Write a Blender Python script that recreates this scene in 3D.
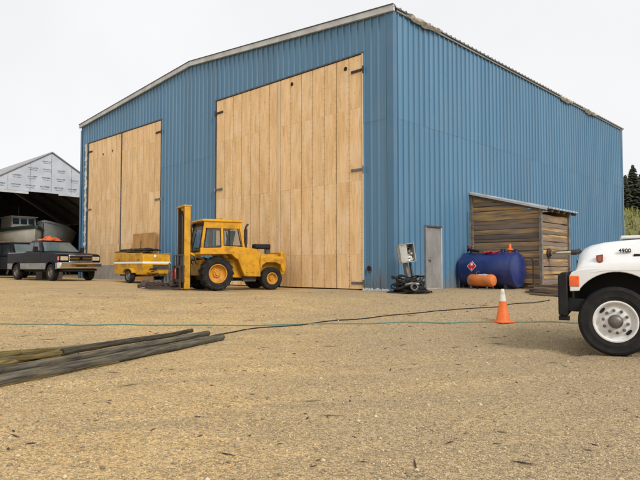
import bpy, bmesh, math, random
import numpy as np
from mathutils import Vector, Matrix, noise, Euler
R = math.radians
random.seed(7); RNG = np.random.default_rng(11)
for o in list(bpy.data.objects): bpy.data.objects.remove(o)
S = bpy.context.scene
COL = S.collection
# ------------------------------------------------------------ camera, sky, sun, exposure
FPX = 584.0; CZ = 1.35; PITCH = math.atan(27 / 584.0)
cam = bpy.data.objects.new('camera', bpy.data.cameras.new('camera')); COL.objects.link(cam)
cam.data.sensor_width = 36; cam.data.lens = FPX / 640 * 36
cam.data.clip_end = 3000; cam.data.clip_start = .05
cam.location = (0, 0, CZ); cam.rotation_euler = (R(90) + PITCH, 0, 0)
S.camera = cam
S.view_settings.view_transform = 'Standard'; S.view_settings.look = 'None'
S.view_settings.gamma = 1; S.view_settings.use_curve_mapping = False
S.view_settings.exposure = 0.72
W = bpy.data.worlds.new('World'); S.world = W; W.use_nodes = True
SUN_AZ = Vector((.56, -.83)); SUN_EL = R(38)
nt = W.node_tree; nt.nodes.clear()
sky = nt.nodes.new('ShaderNodeTexSky'); sky.sky_type = 'NISHITA'; sky.sun_disc = False
sky.sun_elevation = SUN_EL; sky.sun_rotation = math.atan2(SUN_AZ.x, SUN_AZ.y)
hs = nt.nodes.new('ShaderNodeHueSaturation'); hs.inputs['Saturation'].default_value = .15
tc = nt.nodes.new('ShaderNodeTexCoord'); nz = nt.nodes.new('ShaderNodeTexNoise')
nz.inputs['Scale'].default_value = 2.2; nz.inputs['Detail'].default_value = 4
cr = nt.nodes.new('ShaderNodeValToRGB')
cr.color_ramp.elements[0].position = .3; cr.color_ramp.elements[0].color = (5.2, 5.25, 5.36, 1)
cr.color_ramp.elements[1].position = .7; cr.color_ramp.elements[1].color = (5.95, 5.95, 6.0, 1)
mx = nt.nodes.new('ShaderNodeMix'); mx.data_type = 'RGBA'; mx.inputs[0].default_value = .94
bg = nt.nodes.new('ShaderNodeBackground'); bg.inputs['Strength'].default_value = .1
wo = nt.nodes.new('ShaderNodeOutputWorld')
L = nt.links.new
L(sky.outputs[0], hs.inputs['Color']); L(tc.outputs['Generated'], nz.inputs['Vector']); L(nz.outputs[0], cr.inputs[0])
L(hs.outputs[0], mx.inputs[6]); L(cr.outputs[0], mx.inputs[7]); L(mx.outputs[2], bg.inputs['Color']); L(bg.outputs[0], wo.inputs['Surface'])
sun = bpy.data.objects.new('sun', bpy.data.lights.new('sun', 'SUN')); COL.objects.link(sun)
sun.data.energy = 1.5; sun.data.angle = R(22); sun.data.color = (1, .96, .9)
sd = Vector((SUN_AZ.x * math.cos(SUN_EL), SUN_AZ.y * math.cos(SUN_EL), math.sin(SUN_EL))).normalized()
sun.rotation_euler = sd.to_track_quat('Z', 'Y').to_euler(); sun.location = sd * 60

# ------------------------------------------------------------ helpers
def ss(a, b, x):
    t = min(1, max(0, (x - a) / (b - a))); return t * t * (3 - 2 * t)
def ground_z(x, y):
    z = .6 * ss(10.8, 18.0, y) + .1 * ss(22, 27, y) * ss(5, 9, -x) - .05 * math.exp(-((x + 2.6) ** 2 + (y - 19.6) ** 2) / 5)
    return z
def ray(px, py):
    c = ((px - 320) / FPX, (240 - py) / FPX, 1.0); cp, sp = math.cos(PITCH), math.sin(PITCH)
    return Vector((c[0], c[2] * cp - c[1] * sp, c[2] * sp + c[1] * cp))
def gpix(px, py, dz=0.0):
    d = ray(px, py); lo, hi = 1.0, 60.0
    for _ in range(60):
        m = (lo + hi) / 2; p = d * m
        if CZ + p.z > ground_z(p.x, p.y) + dz: lo = m
        else: hi = m
    p = d * lo; return Vector((p.x, p.y, CZ + p.z))
def tag(o, label, cat, group=None, kind=None):
    if label: o['label'] = label
    if cat: o['category'] = cat
    if group: o['group'] = group
    if kind: o['kind'] = kind
    return o
def empty(name, loc, rz=0, label=None, cat=None, group=None):
    o = bpy.data.objects.new(name, None); COL.objects.link(o); o.location = loc; o.rotation_euler = (0, 0, rz)
    o.empty_display_size = .2
    return tag(o, label, cat, group)
def copy_tree(o, parent=None):
    c = o.copy(); COL.objects.link(c); c.parent = parent
    for ch in [k for k in o.children]: copy_tree(ch, c)
    return c
class MB:
    def __init__(s): s.v = []; s.f = []
    def add(s, vs, fs):
        n = len(s.v); s.v += [tuple(v) for v in vs]; s.f += [tuple(i + n for i in f) for f in fs]; return s
    def box(s, c, d, rot=None):
        x, y, z = [k / 2 for k in d]
        vs = [Vector(p) for p in ((-x,-y,-z),(x,-y,-z),(x,y,-z),(-x,y,-z),(-x,-y,z),(x,-y,z),(x,y,z),(-x,y,z))]
        if rot is not None:
            m = Euler(rot).to_matrix(); vs = [m @ p for p in vs]
        c = Vector(c)
        return s.add([p + c for p in vs], [(0,3,2,1),(4,5,6,7),(0,1,5,4),(1,2,6,5),(2,3,7,6),(3,0,4,7)])
    def hexa(s, b, t):   # bottom 4, top 4 (ccw from above)
        return s.add(list(b) + list(t), [(0,3,2,1),(4,5,6,7),(0,1,5,4),(1,2,6,5),(2,3,7,6),(3,0,4,7)])
    def beam(s, p0, p1, w, h, up=(0, 0, 1)):
        p0, p1 = Vector(p0), Vector(p1); d = (p1 - p0).normalized(); up = Vector(up)
        if abs(d.dot(up)) > .98: up = Vector((1, 0, 0))
        a = d.cross(up).normalized() * w / 2; b = a.cross(d).normalized() * h / 2
        r = [(-1,-1),(1,-1),(1,1),(-1,1)]
        return s.add([p0 + a * i + b * j for i, j in r] + [p1 + a * i + b * j for i, j in r],
                     [(0,3,2,1),(4,5,6,7),(0,1,5,4),(1,2,6,5),(2,3,7,6),(3,0,4,7)])
    def cyl(s, p0, p1, r0, r1=None, n=14, caps=True):
        r1 = r0 if r1 is None else r1
        p0, p1 = Vector(p0), Vector(p1); d = (p1 - p0).normalized()
        a = d.orthogonal().normalized(); b = d.cross(a)
        cs = [(math.cos(2 * math.pi * i / n), math.sin(2 * math.pi * i / n)) for i in range(n)]
        vs = [p0 + (a * c + b * q) * r0 for c, q in cs] + [p1 + (a * c + b * q) * r1 for c, q in cs]
        fs = [(i, (i + 1) % n, n + (i + 1) % n, n + i) for i in range(n)]
        if caps: fs += [tuple(range(n - 1, -1, -1)), tuple(range(n, 2 * n))]
        return s.add(vs, fs)
    def tube(s, pts, r, n=8, caps=True):
        pts = [Vector(p) for p in pts]; rings = []; a = None
        rr = r if isinstance(r, (list, tuple)) else [r] * len(pts)
        for i, p in enumerate(pts):
            d = (pts[min(i + 1, len(pts) - 1)] - pts[max(i - 1, 0)]).normalized()
            a = d.orthogonal().normalized() if a is None else (a - d * a.dot(d)).normalized()
            b = d.cross(a)
            rings.append([p + (a * math.cos(2 * math.pi * k / n) + b * math.sin(2 * math.pi * k / n)) * rr[i] for k in range(n)])
        return s.loft(rings, caps)
    def loft(s, rings, caps=True, closed=True):
        n = len(rings[0]); vs = [v for r in rings for v in r]; fs = []
        for i in range(len(rings) - 1):
            for k in range(n if closed else n - 1):
                j = (k + 1) % n; fs.append((i * n + k, i * n + j, (i + 1) * n + j, (i + 1) * n + k))
        if caps: fs += [tuple(range(n - 1, -1, -1)), tuple(range((len(rings) - 1) * n, len(rings) * n))]
        return s.add(vs, fs)
    def lathe(s, prof, o=(0, 0, 0), axis='y', n=28):  # prof: (radius, along)
        rings = []
        for k in range(n):
            c, q = math.cos(2 * math.pi * k / n), math.sin(2 * math.pi * k / n); rg = []
            for r, a in prof:
                p = {'y': (r * c, a, r * q), 'z': (r * c, r * q, a), 'x': (a, r * c, r * q)}[axis]
                rg.append((p[0] + o[0], p[1] + o[1], p[2] + o[2]))
            rings.append(rg)
        m = len(prof); vs = [v for r in rings for v in r]; fs = []
        for k in range(n):
            j = (k + 1) % n
            for i in range(m - 1): fs.append((k * m + i, k * m + i + 1, j * m + i + 1, j * m + i))
        return s.add(vs, fs)
    def extr(s, poly, y0, y1):   # polygon in xz, extruded along y
        n = len(poly)
        return s.add([(x, y0, z) for x, z in poly] + [(x, y1, z) for x, z in poly],
                     [tuple(range(n)), tuple(range(2 * n - 1, n - 1, -1))] + [(i, n + i, n + (i + 1) % n, (i + 1) % n) for i in range(n)])
    def extrx(s, poly, x0, x1):  # polygon in yz, extruded along x
        n = len(poly)
        return s.add([(x0, y, z) for y, z in poly] + [(x1, y, z) for y, z in poly],
                     [tuple(range(n - 1, -1, -1)), tuple(range(n, 2 * n))] + [(i, (i + 1) % n, n + (i + 1) % n, n + i) for i in range(n)])
    def mesh(s, name, smooth=35):
        me = bpy.data.meshes.new(name); me.from_pydata(s.v, [], s.f); me.validate()
        bm = bmesh.new(); bm.from_mesh(me); bmesh.ops.remove_doubles(bm, verts=bm.verts, dist=1e-5)
        bmesh.ops.recalc_face_normals(bm, faces=bm.faces); bm.to_mesh(me); bm.free()
        if smooth:
            me.shade_smooth(); me.set_sharp_from_angle(angle=R(smooth))
        return me
    def build(s, name, mat, parent=None, smooth=35, bevel=0, seg=2):
        o = bpy.data.objects.new(name, s.mesh(name, smooth)); COL.objects.link(o)
        if mat: o.data.materials.append(mat)
        if parent: o.parent = parent
        if bevel:
            b = o.modifiers.new('bevel', 'BEVEL'); b.width = bevel; b.segments = seg; b.limit_method = 'ANGLE'; b.angle_limit = R(38)
        return o
def link(name, me, parent=None, loc=(0, 0, 0), rot=(0, 0, 0)):
    o = bpy.data.objects.new(name, me); COL.objects.link(o); o.parent = parent; o.location = loc; o.rotation_euler = rot; return o

# ------------------------------------------------------------ materials
def pm(name, col, col2=None, scale=3.0, rough=.6, metal=0, bump=0, bscale=None, vary=0, detail=5, stretch=(1, 1, 1), spec=.5,
       dirt=None, dscale=1.2, damt=.5, island=False, trans=0, mixlo=.35, mixhi=.65, coat=0):
    m = bpy.data.materials.new(name); m.use_nodes = True; t = m.node_tree; N = t.nodes; K = t.links.new
    p = N['Principled BSDF']; p.inputs['Roughness'].default_value = rough; p.inputs['Metallic'].default_value = metal
    p.inputs['Specular IOR Level'].default_value = spec
    if coat: p.inputs['Coat Weight'].default_value = coat; p.inputs['Coat Roughness'].default_value = .12
    if trans: p.inputs['Transmission Weight'].default_value = trans
    tcn = N.new('ShaderNodeTexCoord'); oi = N.new('ShaderNodeObjectInfo')
    mp = N.new('ShaderNodeMapping'); mp.inputs['Scale'].default_value = stretch
    off = N.new('ShaderNodeVectorMath'); off.operation = 'MULTIPLY_ADD'; off.inputs[1].default_value = (37, 53, 71)
    K(oi.outputs['Random'], off.inputs[0]); K(tcn.outputs['Object'], off.inputs[2]); K(off.outputs[0], mp.inputs['Vector'])
    def noise_(sc, dt=detail, vec=mp.outputs[0]):
        n = N.new('ShaderNodeTexNoise'); n.inputs['Scale'].default_value = sc; n.inputs['Detail'].default_value = dt; K(vec, n.inputs['Vector']); return n.outputs[0]
    def mixc(f, a, b, mode='MIX'):
        x = N.new('ShaderNodeMix'); x.data_type = 'RGBA'; x.blend_type = mode
        for s_, v in ((0, f), (6, a), (7, b)):
            if hasattr(v, 'links'): K(v, x.inputs[s_])
            elif isinstance(v, tuple): x.inputs[s_].default_value = (*v[:3], 1)
            else: x.inputs[s_].default_value = v
        return x.outputs[2]
    def rmp(v, a, b, c=0., d=1.):
        q = N.new('ShaderNodeMapRange'); K(v, q.inputs[0]); q.inputs[1].default_value = a; q.inputs[2].default_value = b; q.inputs[3].default_value = c; q.inputs[4].default_value = d; return q.outputs[0]
    c = tuple(col)
    if col2: c = mixc(rmp(noise_(scale), mixlo, mixhi), c, tuple(col2))
    if dirt: c = mixc(rmp(noise_(dscale, 8, off.outputs[0]), .48, .72, 0, damt), c, tuple(dirt))
    if vary:
        src = oi.outputs['Random']
        if island: src = N.new('ShaderNodeNewGeometry').outputs['Random Per Island']
        h = N.new('ShaderNodeHueSaturation'); K(rmp(src, 0, 1, 1 - vary, 1 + vary), h.inputs['Value'])
        if hasattr(c, 'links'): K(c, h.inputs['Color'])
        else: h.inputs['Color'].default_value = (*c, 1)
        c = h.outputs[0]
    if hasattr(c, 'links'): K(c, p.inputs['Base Color'])
    else: p.inputs['Base Color'].default_value = (*c, 1)
    if bump:
        b = N.new('ShaderNodeBump'); b.inputs['Strength'].default_value = bump; b.inputs['Distance'].default_value = .02
        K(noise_(bscale or scale * 4, 6), b.inputs['Height']); K(b.outputs[0], p.inputs['Normal'])
        if rough < .7:
            K(rmp(noise_((bscale or scale) * .5), .3, .7, max(0, rough - .1), min(1, rough + .12)), p.inputs['Roughness'])
    m['np'] = 1
    return m
def blue_mat():
    m = pm('blue_cladding', (.084, .200, .318), (.10, .218, .336), .8, .40, vary=.06, bump=.16, bscale=1.6, dirt=(.13, .22, .30), dscale=.5, damt=.35, stretch=(1, 1, .25))
    t = m.node_tree; N = t.nodes; K = t.links.new; p = N['Principled BSDF']; src = p.inputs['Base Color'].links[0].from_socket
    tcn = [n for n in N if n.type == 'TEX_COORD'][0]; sx = N.new('ShaderNodeSeparateXYZ'); K(tcn.outputs['Object'], sx.inputs[0])
    def noi(sc, st):
        mp = N.new('ShaderNodeMapping'); mp.inputs['Scale'].default_value = st; K(tcn.outputs['Object'], mp.inputs[0])
        n = N.new('ShaderNodeTexNoise'); n.inputs['Scale'].default_value = sc; n.inputs['Detail'].default_value = 8; K(mp.outputs[0], n.inputs[0]); return n.outputs[0]
    def math_(op, a, b):
        q = N.new('ShaderNodeMath'); q.operation = op
        for i, v in enumerate((a, b)):
            if hasattr(v, 'links'): K(v, q.inputs[i])
            else: q.inputs[i].default_value = v
        return q.outputs[0]
    def mr(v, a, b, c, d):
        q = N.new('ShaderNodeMapRange'); K(v, q.inputs[0])
        for i, k in enumerate((a, b, c, d)): q.inputs[i + 1].default_value = k
        return q.outputs[0]
    def mix(f, a, b):
        x = N.new('ShaderNodeMix'); x.data_type = 'RGBA'; K(f, x.inputs[0]); K(a, x.inputs[6]); x.inputs[7].default_value = (*b, 1); return x.outputs[2]
    # mud splashed up from the gravel, pale streaks run down from the eave laps
    f = mr(math_('SUBTRACT', sx.outputs[2], math_('MULTIPLY', noi(2.5, (1, 1, .6)), 1.3)), -.75, .05, .65, 0)
    c = mix(f, src, (.22, .19, .14))
    c = mix(mr(noi(3.0, (1, 1, .05)), .55, .78, 0, .4), c, (.17, .25, .32))
    c = mix(mr(noi(5.0, (1, 1, .04)), .62, .8, 0, .35), c, (.035, .10, .17))
    K(c, p.inputs['Base Color']); return m
BLUE = blue_mat()
BLUET = pm('blue_trim', (.062, .158, .262), (.068, .166, .272), 1.2, .45, dirt=(.12, .18, .24), damt=.3)
PALE = pm('pale_trim', (.55, .56, .56), (.42, .43, .42), 2, .6, dirt=(.3, .29, .26), damt=.5)
DARKT = pm('dark_metal_trim', (.05, .05, .055), (.09, .085, .08), 4, .6)
ROOFM = pm('roof_metal', (.25, .26, .27), (.32, .32, .32), 2, .5, dirt=(.2, .12, .07), damt=.4)
INSUL = pm('torn_insulation', (.72, .70, .64), (.45, .42, .36), 9, .95, bump=.6, bscale=25)
GREYD = pm('galvanised_door', (.36, .355, .34), (.27, .265, .255), 2.5, .5, metal=.3, dirt=(.2, .17, .14), damt=.6, dscale=2, stretch=(1, 1, .4))
BLACK = pm('black_opening', (.012, .012, .012), rough=.9)
STEEL = pm('dull_steel', (.23, .22, .21), (.14, .125, .11), 6, .5, metal=.7, dirt=(.14, .07, .035), damt=.5, dscale=6)
CHROME = pm('chrome', (.72, .72, .72), rough=.16, metal=1, dirt=(.45, .43, .4), dscale=5, damt=.4)
RUST = pm('rusty_iron', (.07, .04, .028), (.03, .025, .022), 7, .85, bump=.3)
CONC = pm('concrete', (.42, .41, .39), (.30, .29, .27), 3, .9, bump=.3, bscale=14, dirt=(.22, .19, .15), damt=.7)
RUBBER = pm('tyre_rubber', (.010, .010, .011), (.018, .017, .016), 6, .75, spec=.25, bump=.15, bscale=40, dirt=(.07, .055, .038), dscale=5, damt=.3)
WHITEP = pm('white_paint', (.78, .78, .77), (.72, .72, .70), 1.5, .28, coat=.3, dirt=(.52, .48, .4), dscale=1.6, damt=.3)
WHITEW = pm('white_wheel_paint', (.78, .77, .75), (.70, .69, .66), 5, .4, dirt=(.42, .36, .28), dscale=7, damt=.4)
YELL = pm('yellow_machine_paint', (.64, .325, .012), (.55, .265, .012), 3, .42, spec=.3, bump=.05, bscale=9, dirt=(.16, .09, .03), dscale=3.2, damt=.75)
YELW = pm('yellow_wheel_paint', (.6, .28, .02), (.5, .22, .02), 6, .5, dirt=(.16, .1, .04), dscale=6, damt=.6)
YTR = pm('yellow_trailer_paint', (.62, .33, .014), (.5, .25, .012), 4, .45, spec=.3, dirt=(.15, .085, .03), dscale=2.6, damt=.75)
GLASS = pm('window_glass', (.05, .075, .078), (.10, .125, .125), 1.2, .05, spec=.5)
CABGL = pm('cab_glass', (.34, .33, .28), (.22, .23, .22), 1.3, .07, spec=.8)
TINT = pm('dark_glass', (.02, .024, .026), rough=.05, spec=.7)
def clear_glass(name, tint, a):
    m = pm(name, tint, rough=.03, spec=.8); m.node_tree.nodes['Principled BSDF'].inputs['Alpha'].default_value = a; return m
SEETHRU = clear_glass('see_through_glass', (.16, .2, .2), .16)
NAVY = pm('navy_car_paint', (.004, .005, .008), (.005, .006, .010), 2, .25, spec=.07)
SILV = pm('silver_car_paint', (.28, .275, .26), (.22, .21, .20), 3, .4, metal=.4, dirt=(.22, .17, .11), dscale=3, damt=.6)
PLAST = pm('black_plastic', (.010, .010, .011), (.018, .017, .016), 5, .6, spec=.25)
LAMP = pm('headlamp_lens', (.42, .31, .2), (.55, .45, .33), 9, .12, spec=.8)
AMBER = pm('amber_lens', (.85, .16, .02), (.75, .10, .015), 14, .2, spec=.7)
ORANGE = pm('safety_orange', (.85, .17, .02), (.72, .13, .015), 5, .55, dirt=(.35, .15, .06), dscale=7, damt=.5)
ORTANK = pm('orange_tank_paint', (.72, .20, .035), (.60, .16, .03), 4, .45, dirt=(.3, .15, .07), dscale=4, damt=.5)
WHITEV = pm('white_collar', (.75, .73, .68), (.62, .58, .5), 9, .5, dirt=(.45, .36, .25), dscale=9, damt=.5)
TANKB = pm('tank_blue_paint', (.007, .019, .115), (.011, .028, .15), 2, .38, coat=.15, dirt=(.05, .06, .15), dscale=2.2, damt=.55)
RED = pm('red_paint', (.62, .022, .03), (.5, .02, .025), 4, .4, dirt=(.25, .05, .04), damt=.4)
PLACW = pm('placard_white', (.8, .8, .8), rough=.4)
HOSEK = pm('black_hose', (.010, .010, .010), (.022, .02, .018), 12, .6, vary=.3, spec=.3)
HOSEG = pm('green_hose', (.06, .17, .125), (.09, .20, .15), 4, .6, dirt=(.24, .2, .13), dscale=3, damt=.8)
def ply_mat():
    m = pm('plywood', (.86, .60, .325), (.74, .475, .215), 1.6, .75, vary=.06, detail=10, stretch=(1, 3.0, .5), bump=.15, bscale=18)
    t = m.node_tree; N = t.nodes; K = t.links.new; p = N['Principled BSDF']; src = p.inputs['Base Color'].links[0].from_socket
    tcn = [n for n in N if n.type == 'TEX_COORD'][0]; mp = [n for n in N if n.type == 'MAPPING'][0]; off = [n for n in N if n.type == 'VECT_MATH'][0]
    sx = N.new('ShaderNodeSeparateXYZ'); K(tcn.outputs['Object'], sx.inputs[0])
    def M(op, a, b=0.0):
        q = N.new('ShaderNodeMath'); q.operation = op
        for i, v in enumerate((a, b)):
            if hasattr(v, 'links'): K(v, q.inputs[i])
            else: q.inputs[i].default_value = v
        return q.outputs[0]
    def mr(v, a, b, c, d):
        q = N.new('ShaderNodeMapRange'); K(v, q.inputs[0])
        for i, k in enumerate((a, b, c, d)): q.inputs[i + 1].default_value = k
        return q.outputs[0]
    def mix(f, a, b):
        x = N.new('ShaderNodeMix'); x.data_type = 'RGBA'; K(f, x.inputs[0]); K(a, x.inputs[6]); x.inputs[7].default_value = (*b, 1); return x.outputs[2]
    def noi(sc, st, dt=9):
        q = N.new('ShaderNodeMapping'); q.inputs['Scale'].default_value = st; K(off.outputs[0], q.inputs[0])
        n = N.new('ShaderNodeTexNoise'); n.inputs['Scale'].default_value = sc; n.inputs['Detail'].default_value = dt; K(q.outputs[0], n.inputs[0]); return n.outputs[0]
    c = mix(mr(noi(9, (1, 3, .22)), .5, .72, 0, .75), src, (.58, .345, .14))      # grain
    c = mix(mr(noi(1.1, (1, 1.5, .8)), .5, .7, 0, .55), c, (.90, .70, .47))         # pale bleached areas
    c = mix(mr(noi(5, (1, 1.2, .16)), .60, .74, 0, .65), c, (.46, .28, .12))        # water streaks
    vo = N.new('ShaderNodeTexVoronoi'); vo.inputs['Scale'].default_value = 2.6; K(off.outputs[0], vo.inputs['Vector'])
    c = mix(mr(vo.outputs['Distance'], .03, .085, .8, 0), c, (.36, .19, .075))      # knots
    d1 = M('SUBTRACT', M('ABSOLUTE', sx.outputs[1]), .245); zf = M('MULTIPLY', M('SUBTRACT', M('FRACT', M('MULTIPLY', sx.outputs[2], 5.0)), .5), .2)
    dist = M('SQRT', M('ADD', M('MULTIPLY', d1, d1), M('MULTIPLY', zf, zf)))
    c = mix(mr(dist, .007, .019, .6, 0), c, (.16, .10, .06))                          # rusty nails
    K(c, p.inputs['Base Color']); return m
PLY = ply_mat()
PLYO = pm('weathered_plywood', (.50, .27, .085), (.40, .20, .06), 2, .8, detail=8, stretch=(1, 2, .3), dirt=(.2, .12, .06), damt=.5)
BATT = pm('pale_batten', (.72, .56, .38), (.62, .46, .28), 4, .8, stretch=(1, 1, .2))
def board_mat():
    m = pm('slab_board', (.3, .2, .1), rough=.85, bump=.5, bscale=9, stretch=(.35, .35, 4))
    t = m.node_tree; N = t.nodes; K = t.links.new; p = N['Principled BSDF']
    oi = N.new('ShaderNodeObjectInfo'); r = N.new('ShaderNodeValToRGB'); e = r.color_ramp.elements
    e[0].position = 0; e[0].color = (.10, .08, .066, 1); e[1].position = 1; e[1].color = (.56, .34, .12, 1)
    for po, c in ((.25, (.22, .17, .13, 1)), (.5, (.33, .215, .115, 1)), (.75, (.50, .31, .12, 1))):
        q = e.new(po); q.color = c
    K(oi.outputs['Random'], r.inputs[0])
    mp = [n for n in N if n.type == 'MAPPING'][0]
    n = N.new('ShaderNodeTexNoise'); n.inputs['Scale'].default_value = 3; n.inputs['Detail'].default_value = 8; K(mp.outputs[0], n.inputs['Vector'])
    mr = N.new('ShaderNodeMapRange'); K(n.outputs[0], mr.inputs[0]); mr.inputs[1].default_value = .35; mr.inputs[2].default_value = .68
    x = N.new('ShaderNodeMix'); x.data_type = 'RGBA'; x.blend_type = 'MIX'; K(mr.outputs[0], x.inputs[0]); K(r.outputs[0], x.inputs[6]); x.inputs[7].default_value = (.16, .125, .10, 1)
    K(x.outputs[2], p.inputs['Base Color']); return m
BOARD = board_mat()
WOODG = pm('weathered_wood', (.23, .20, .17), (.13, .11, .09), 3, .85, bump=.4, bscale=10, stretch=(.3, 2, 2), vary=.2)
WOODB = pm('brown_plank', (.17, .105, .06), (.075, .058, .045), 3, .85, bump=.4, bscale=10, vary=.35)
POLE = pm('weathered_pole', (.125, .112, .085), (.035, .032, .028), 5.5, .95, spec=.1, bump=.9, bscale=14, vary=.3, stretch=(.35, 6, 6), dirt=(.2, .16, .085), dscale=3, damt=.4)
POLEY = pm('mossy_pole', (.22, .165, .06), (.075, .062, .034), 5.5, .95, spec=.1, bump=.5, bscale=9, vary=.15, stretch=(.5, 7, 7))
WRAP = pm('house_wrap', (.50, .52, .56), (.42, .445, .49), 1.4, .6, bump=.15, bscale=2)
PRINT = pm('wrap_print', (.12, .14, .18), (.34, .36, .41), 7, .6, stretch=(1, 5, 1), mixlo=.42, mixhi=.58)
SHEDW = pm('old_shed_wood', (.075, .062, .052), (.045, .038, .033), 2, .9, vary=.2)
HULL = pm('cream_hull', (.56, .54, .46), (.48, .46, .39), 1.5, .4, dirt=(.3, .28, .22), damt=.4)
HULLG = pm('grey_hull', (.40, .42, .41), (.34, .36, .35), 1.5, .5, dirt=(.25, .24, .2), damt=.4)
GREEN = pm('dark_green_band', (.02, .035, .03), rough=.4)
BARK = pm('bark', (.09, .065, .05), (.05, .04, .035), 6, .9)
NEEDLE = pm('hazy_conifer_needles', (.052, .064, .04), (.08, .086, .055), 2, .8, vary=.35, island=True)  # distance haze mixed into the needle colour
LEAF = pm('bush_leaves', (.09, .115, .03), (.14, .13, .045), 2, .8, vary=.35, island=True)
GRASSM = pm('dry_grass', (.24, .22, .055), (.16, .19, .05), .6, .9, vary=.3, island=True)
HILL = pm('hill_soil', (.20, .17, .07), (.12, .13, .045), .25, .95, bump=.6, bscale=2, dirt=(.16, .09, .05), dscale=.12, damt=.7)
PEB = pm('gravel_stone', (.47, .36, .21), (.36, .29, .19), 60, .85, vary=.55, island=True)
CHIP = pm('bark_chip', (.10, .065, .038), (.05, .036, .026), 8, .9, vary=.4, island=True)
def gravel_mat():
    m = bpy.data.materials.new('gravel_ground'); m.use_nodes = True; t = m.node_tree; N = t.nodes; K = t.links.new; p = N['Principled BSDF']
    p.inputs['Roughness'].default_value = .92; p.inputs['Specular IOR Level'].default_value = .25
    tcn = N.new('ShaderNodeTexCoord')
    def noi(sc, dt=6, st=(1, 1, 1)):
        mp = N.new('ShaderNodeMapping'); mp.inputs['Scale'].default_value = st; K(tcn.outputs['Object'], mp.inputs[0])
        n = N.new('ShaderNodeTexNoise'); n.inputs['Scale'].default_value = sc; n.inputs['Detail'].default_value = dt; K(mp.outputs[0], n.inputs[0]); return n.outputs[0]
    def mr(v, a, b, c=0., d=1.):
        q = N.new('ShaderNodeMapRange'); K(v, q.inputs[0])
        for i, k in enumerate((a, b, c, d)): q.inputs[i + 1].default_value = k
        return q.outputs[0]
    def mix(f, a, b, mode='MIX'):
        x = N.new('ShaderNodeMix'); x.data_type = 'RGBA'; x.blend_type = mode
        for s_, v in ((0, f), (6, a), (7, b)):
            if hasattr(v, 'links'): K(v, x.inputs[s_])
            elif isinstance(v, tuple): x.inputs[s_].default_value = (*v, 1)
            else: x.inputs[s_].default_value = v
        return x.outputs[2]
    c = mix(mr(noi(.35, 5), .36, .64), (.50, .335, .14), (.42, .29, .135))
    c = mix(mr(noi(1.3, 7, (1, 2.2, 1)), .45, .7, 0, .7), c, (.59, .41, .19))
    c = mix(mr(noi(.55, 6, (.6, 2.4, 1)), .52, .72, 0, .6), c, (.30, .225, .125))
    sx = N.new('ShaderNodeSeparateXYZ'); K(tcn.outputs['Object'], sx.inputs[0])
    xn = N.new('ShaderNodeMath'); xn.operation = 'MULTIPLY_ADD'; K(noi(.28, 5), xn.inputs[0]); xn.inputs[1].default_value = 9; K(sx.outputs[0], xn.inputs[2])
    c = mix(mr(xn.outputs[0], 3.2, 6.5, 0, .7), c, (.33, .25, .145))
    vo = N.new('ShaderNodeTexVoronoi'); vo.inputs['Scale'].default_value = 55; K(tcn.outputs['Object'], vo.inputs['Vector'])
    sp = N.new('ShaderNodeSeparateColor'); K(vo.outputs['Color'], sp.inputs[0])
    g = N.new('ShaderNodeCombineColor')
    for i in range(3): K(mr(sp.outputs[0], 0, 1, .58 if i < 2 else .62, 1.42), g.inputs[i])
    c = mix(1.0, c, g.outputs[0], 'MULTIPLY')
    v3 = N.new('ShaderNodeTexVoronoi'); v3.inputs['Scale'].default_value = 120; K(tcn.outputs['Object'], v3.inputs['Vector'])
    s3 = N.new('ShaderNodeSeparateColor'); K(v3.outputs['Color'], s3.inputs[0])
    c = mix(mr(s3.outputs[0], .8, 1, 0, .7), c, (.62, .52, .36)); c = mix(mr(s3.outputs[1], .85, 1, 0, .6), c, (.15, .12, .085))
    vo2 = N.new('ShaderNodeTexVoronoi'); vo2.inputs['Scale'].default_value = 24; K(tcn.outputs['Object'], vo2.inputs['Vector'])
    sp2 = N.new('ShaderNodeSeparateColor'); K(vo2.outputs['Color'], sp2.inputs[0])
    c = mix(mr(sp2.outputs[1], .84, 1, 0, .42), c, (.19, .155, .11))
    c = mix(mr(noi(9, 4), .55, .75, 0, .4), c, (.24, .18, .105))
    K(c, p.inputs['Base Color'])
    b = N.new('ShaderNodeBump'); b.inputs['Strength'].default_value = .8; b.inputs['Distance'].default_value = .012
    ad = N.new('ShaderNodeMath'); ad.operation = 'ADD'; K(mr(vo.outputs['Distance'], 0, .6, 1, 0), ad.inputs[0]); K(noi(30, 5), ad.inputs[1])
    K(ad.outputs[0], b.inputs['Height']); K(b.outputs[0], p.inputs['Normal'])
    return m
GRAV = gravel_mat()

# ------------------------------------------------------------ ground, gravel, hill
def fbm(x, y, s, oct=3):
    return sum(noise.noise(Vector((x * s * 2 ** k, y * s * 2 ** k, k * 7.3))) / 2 ** k for k in range(oct))
def axis_steps(a, b, c0, c1, fine):
    out = list(np.arange(c0, c1 + 1e-6, fine)); q = fine; v = c1
    while v < b: q *= 1.22; v += q; out.append(min(v, b))
    q = fine; v = c0
    while v > a: q *= 1.22; v -= q; out.insert(0, max(v, a))
    return out
def ground_detail(x, y):
    d = math.hypot(x, y)
    if d > 45: return 0
    k = ss(45, 25, d)
    z = k * (.018 * fbm(x, y, .45) + .007 * fbm(x, y, 2.1, 2))
    # shallow wheel ruts sweeping across the yard
    r = math.hypot(x - 10, y + 16); r2 = math.hypot(x + 14, y - 30)
    for c in (24.2, 26.0): z -= k * .028 * math.exp(-((r - c) / .16) ** 2) - k * .012 * math.exp(-((r - c - .32) / .12) ** 2)
    for c in (27.5, 29.3): z -= k * .02 * math.exp(-((r2 - c) / .17) ** 2)
    return z
xs = axis_steps(-900, 900, -9, 9, .11); ys = axis_steps(-60, 1500, 2.4, 17, .11)
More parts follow.
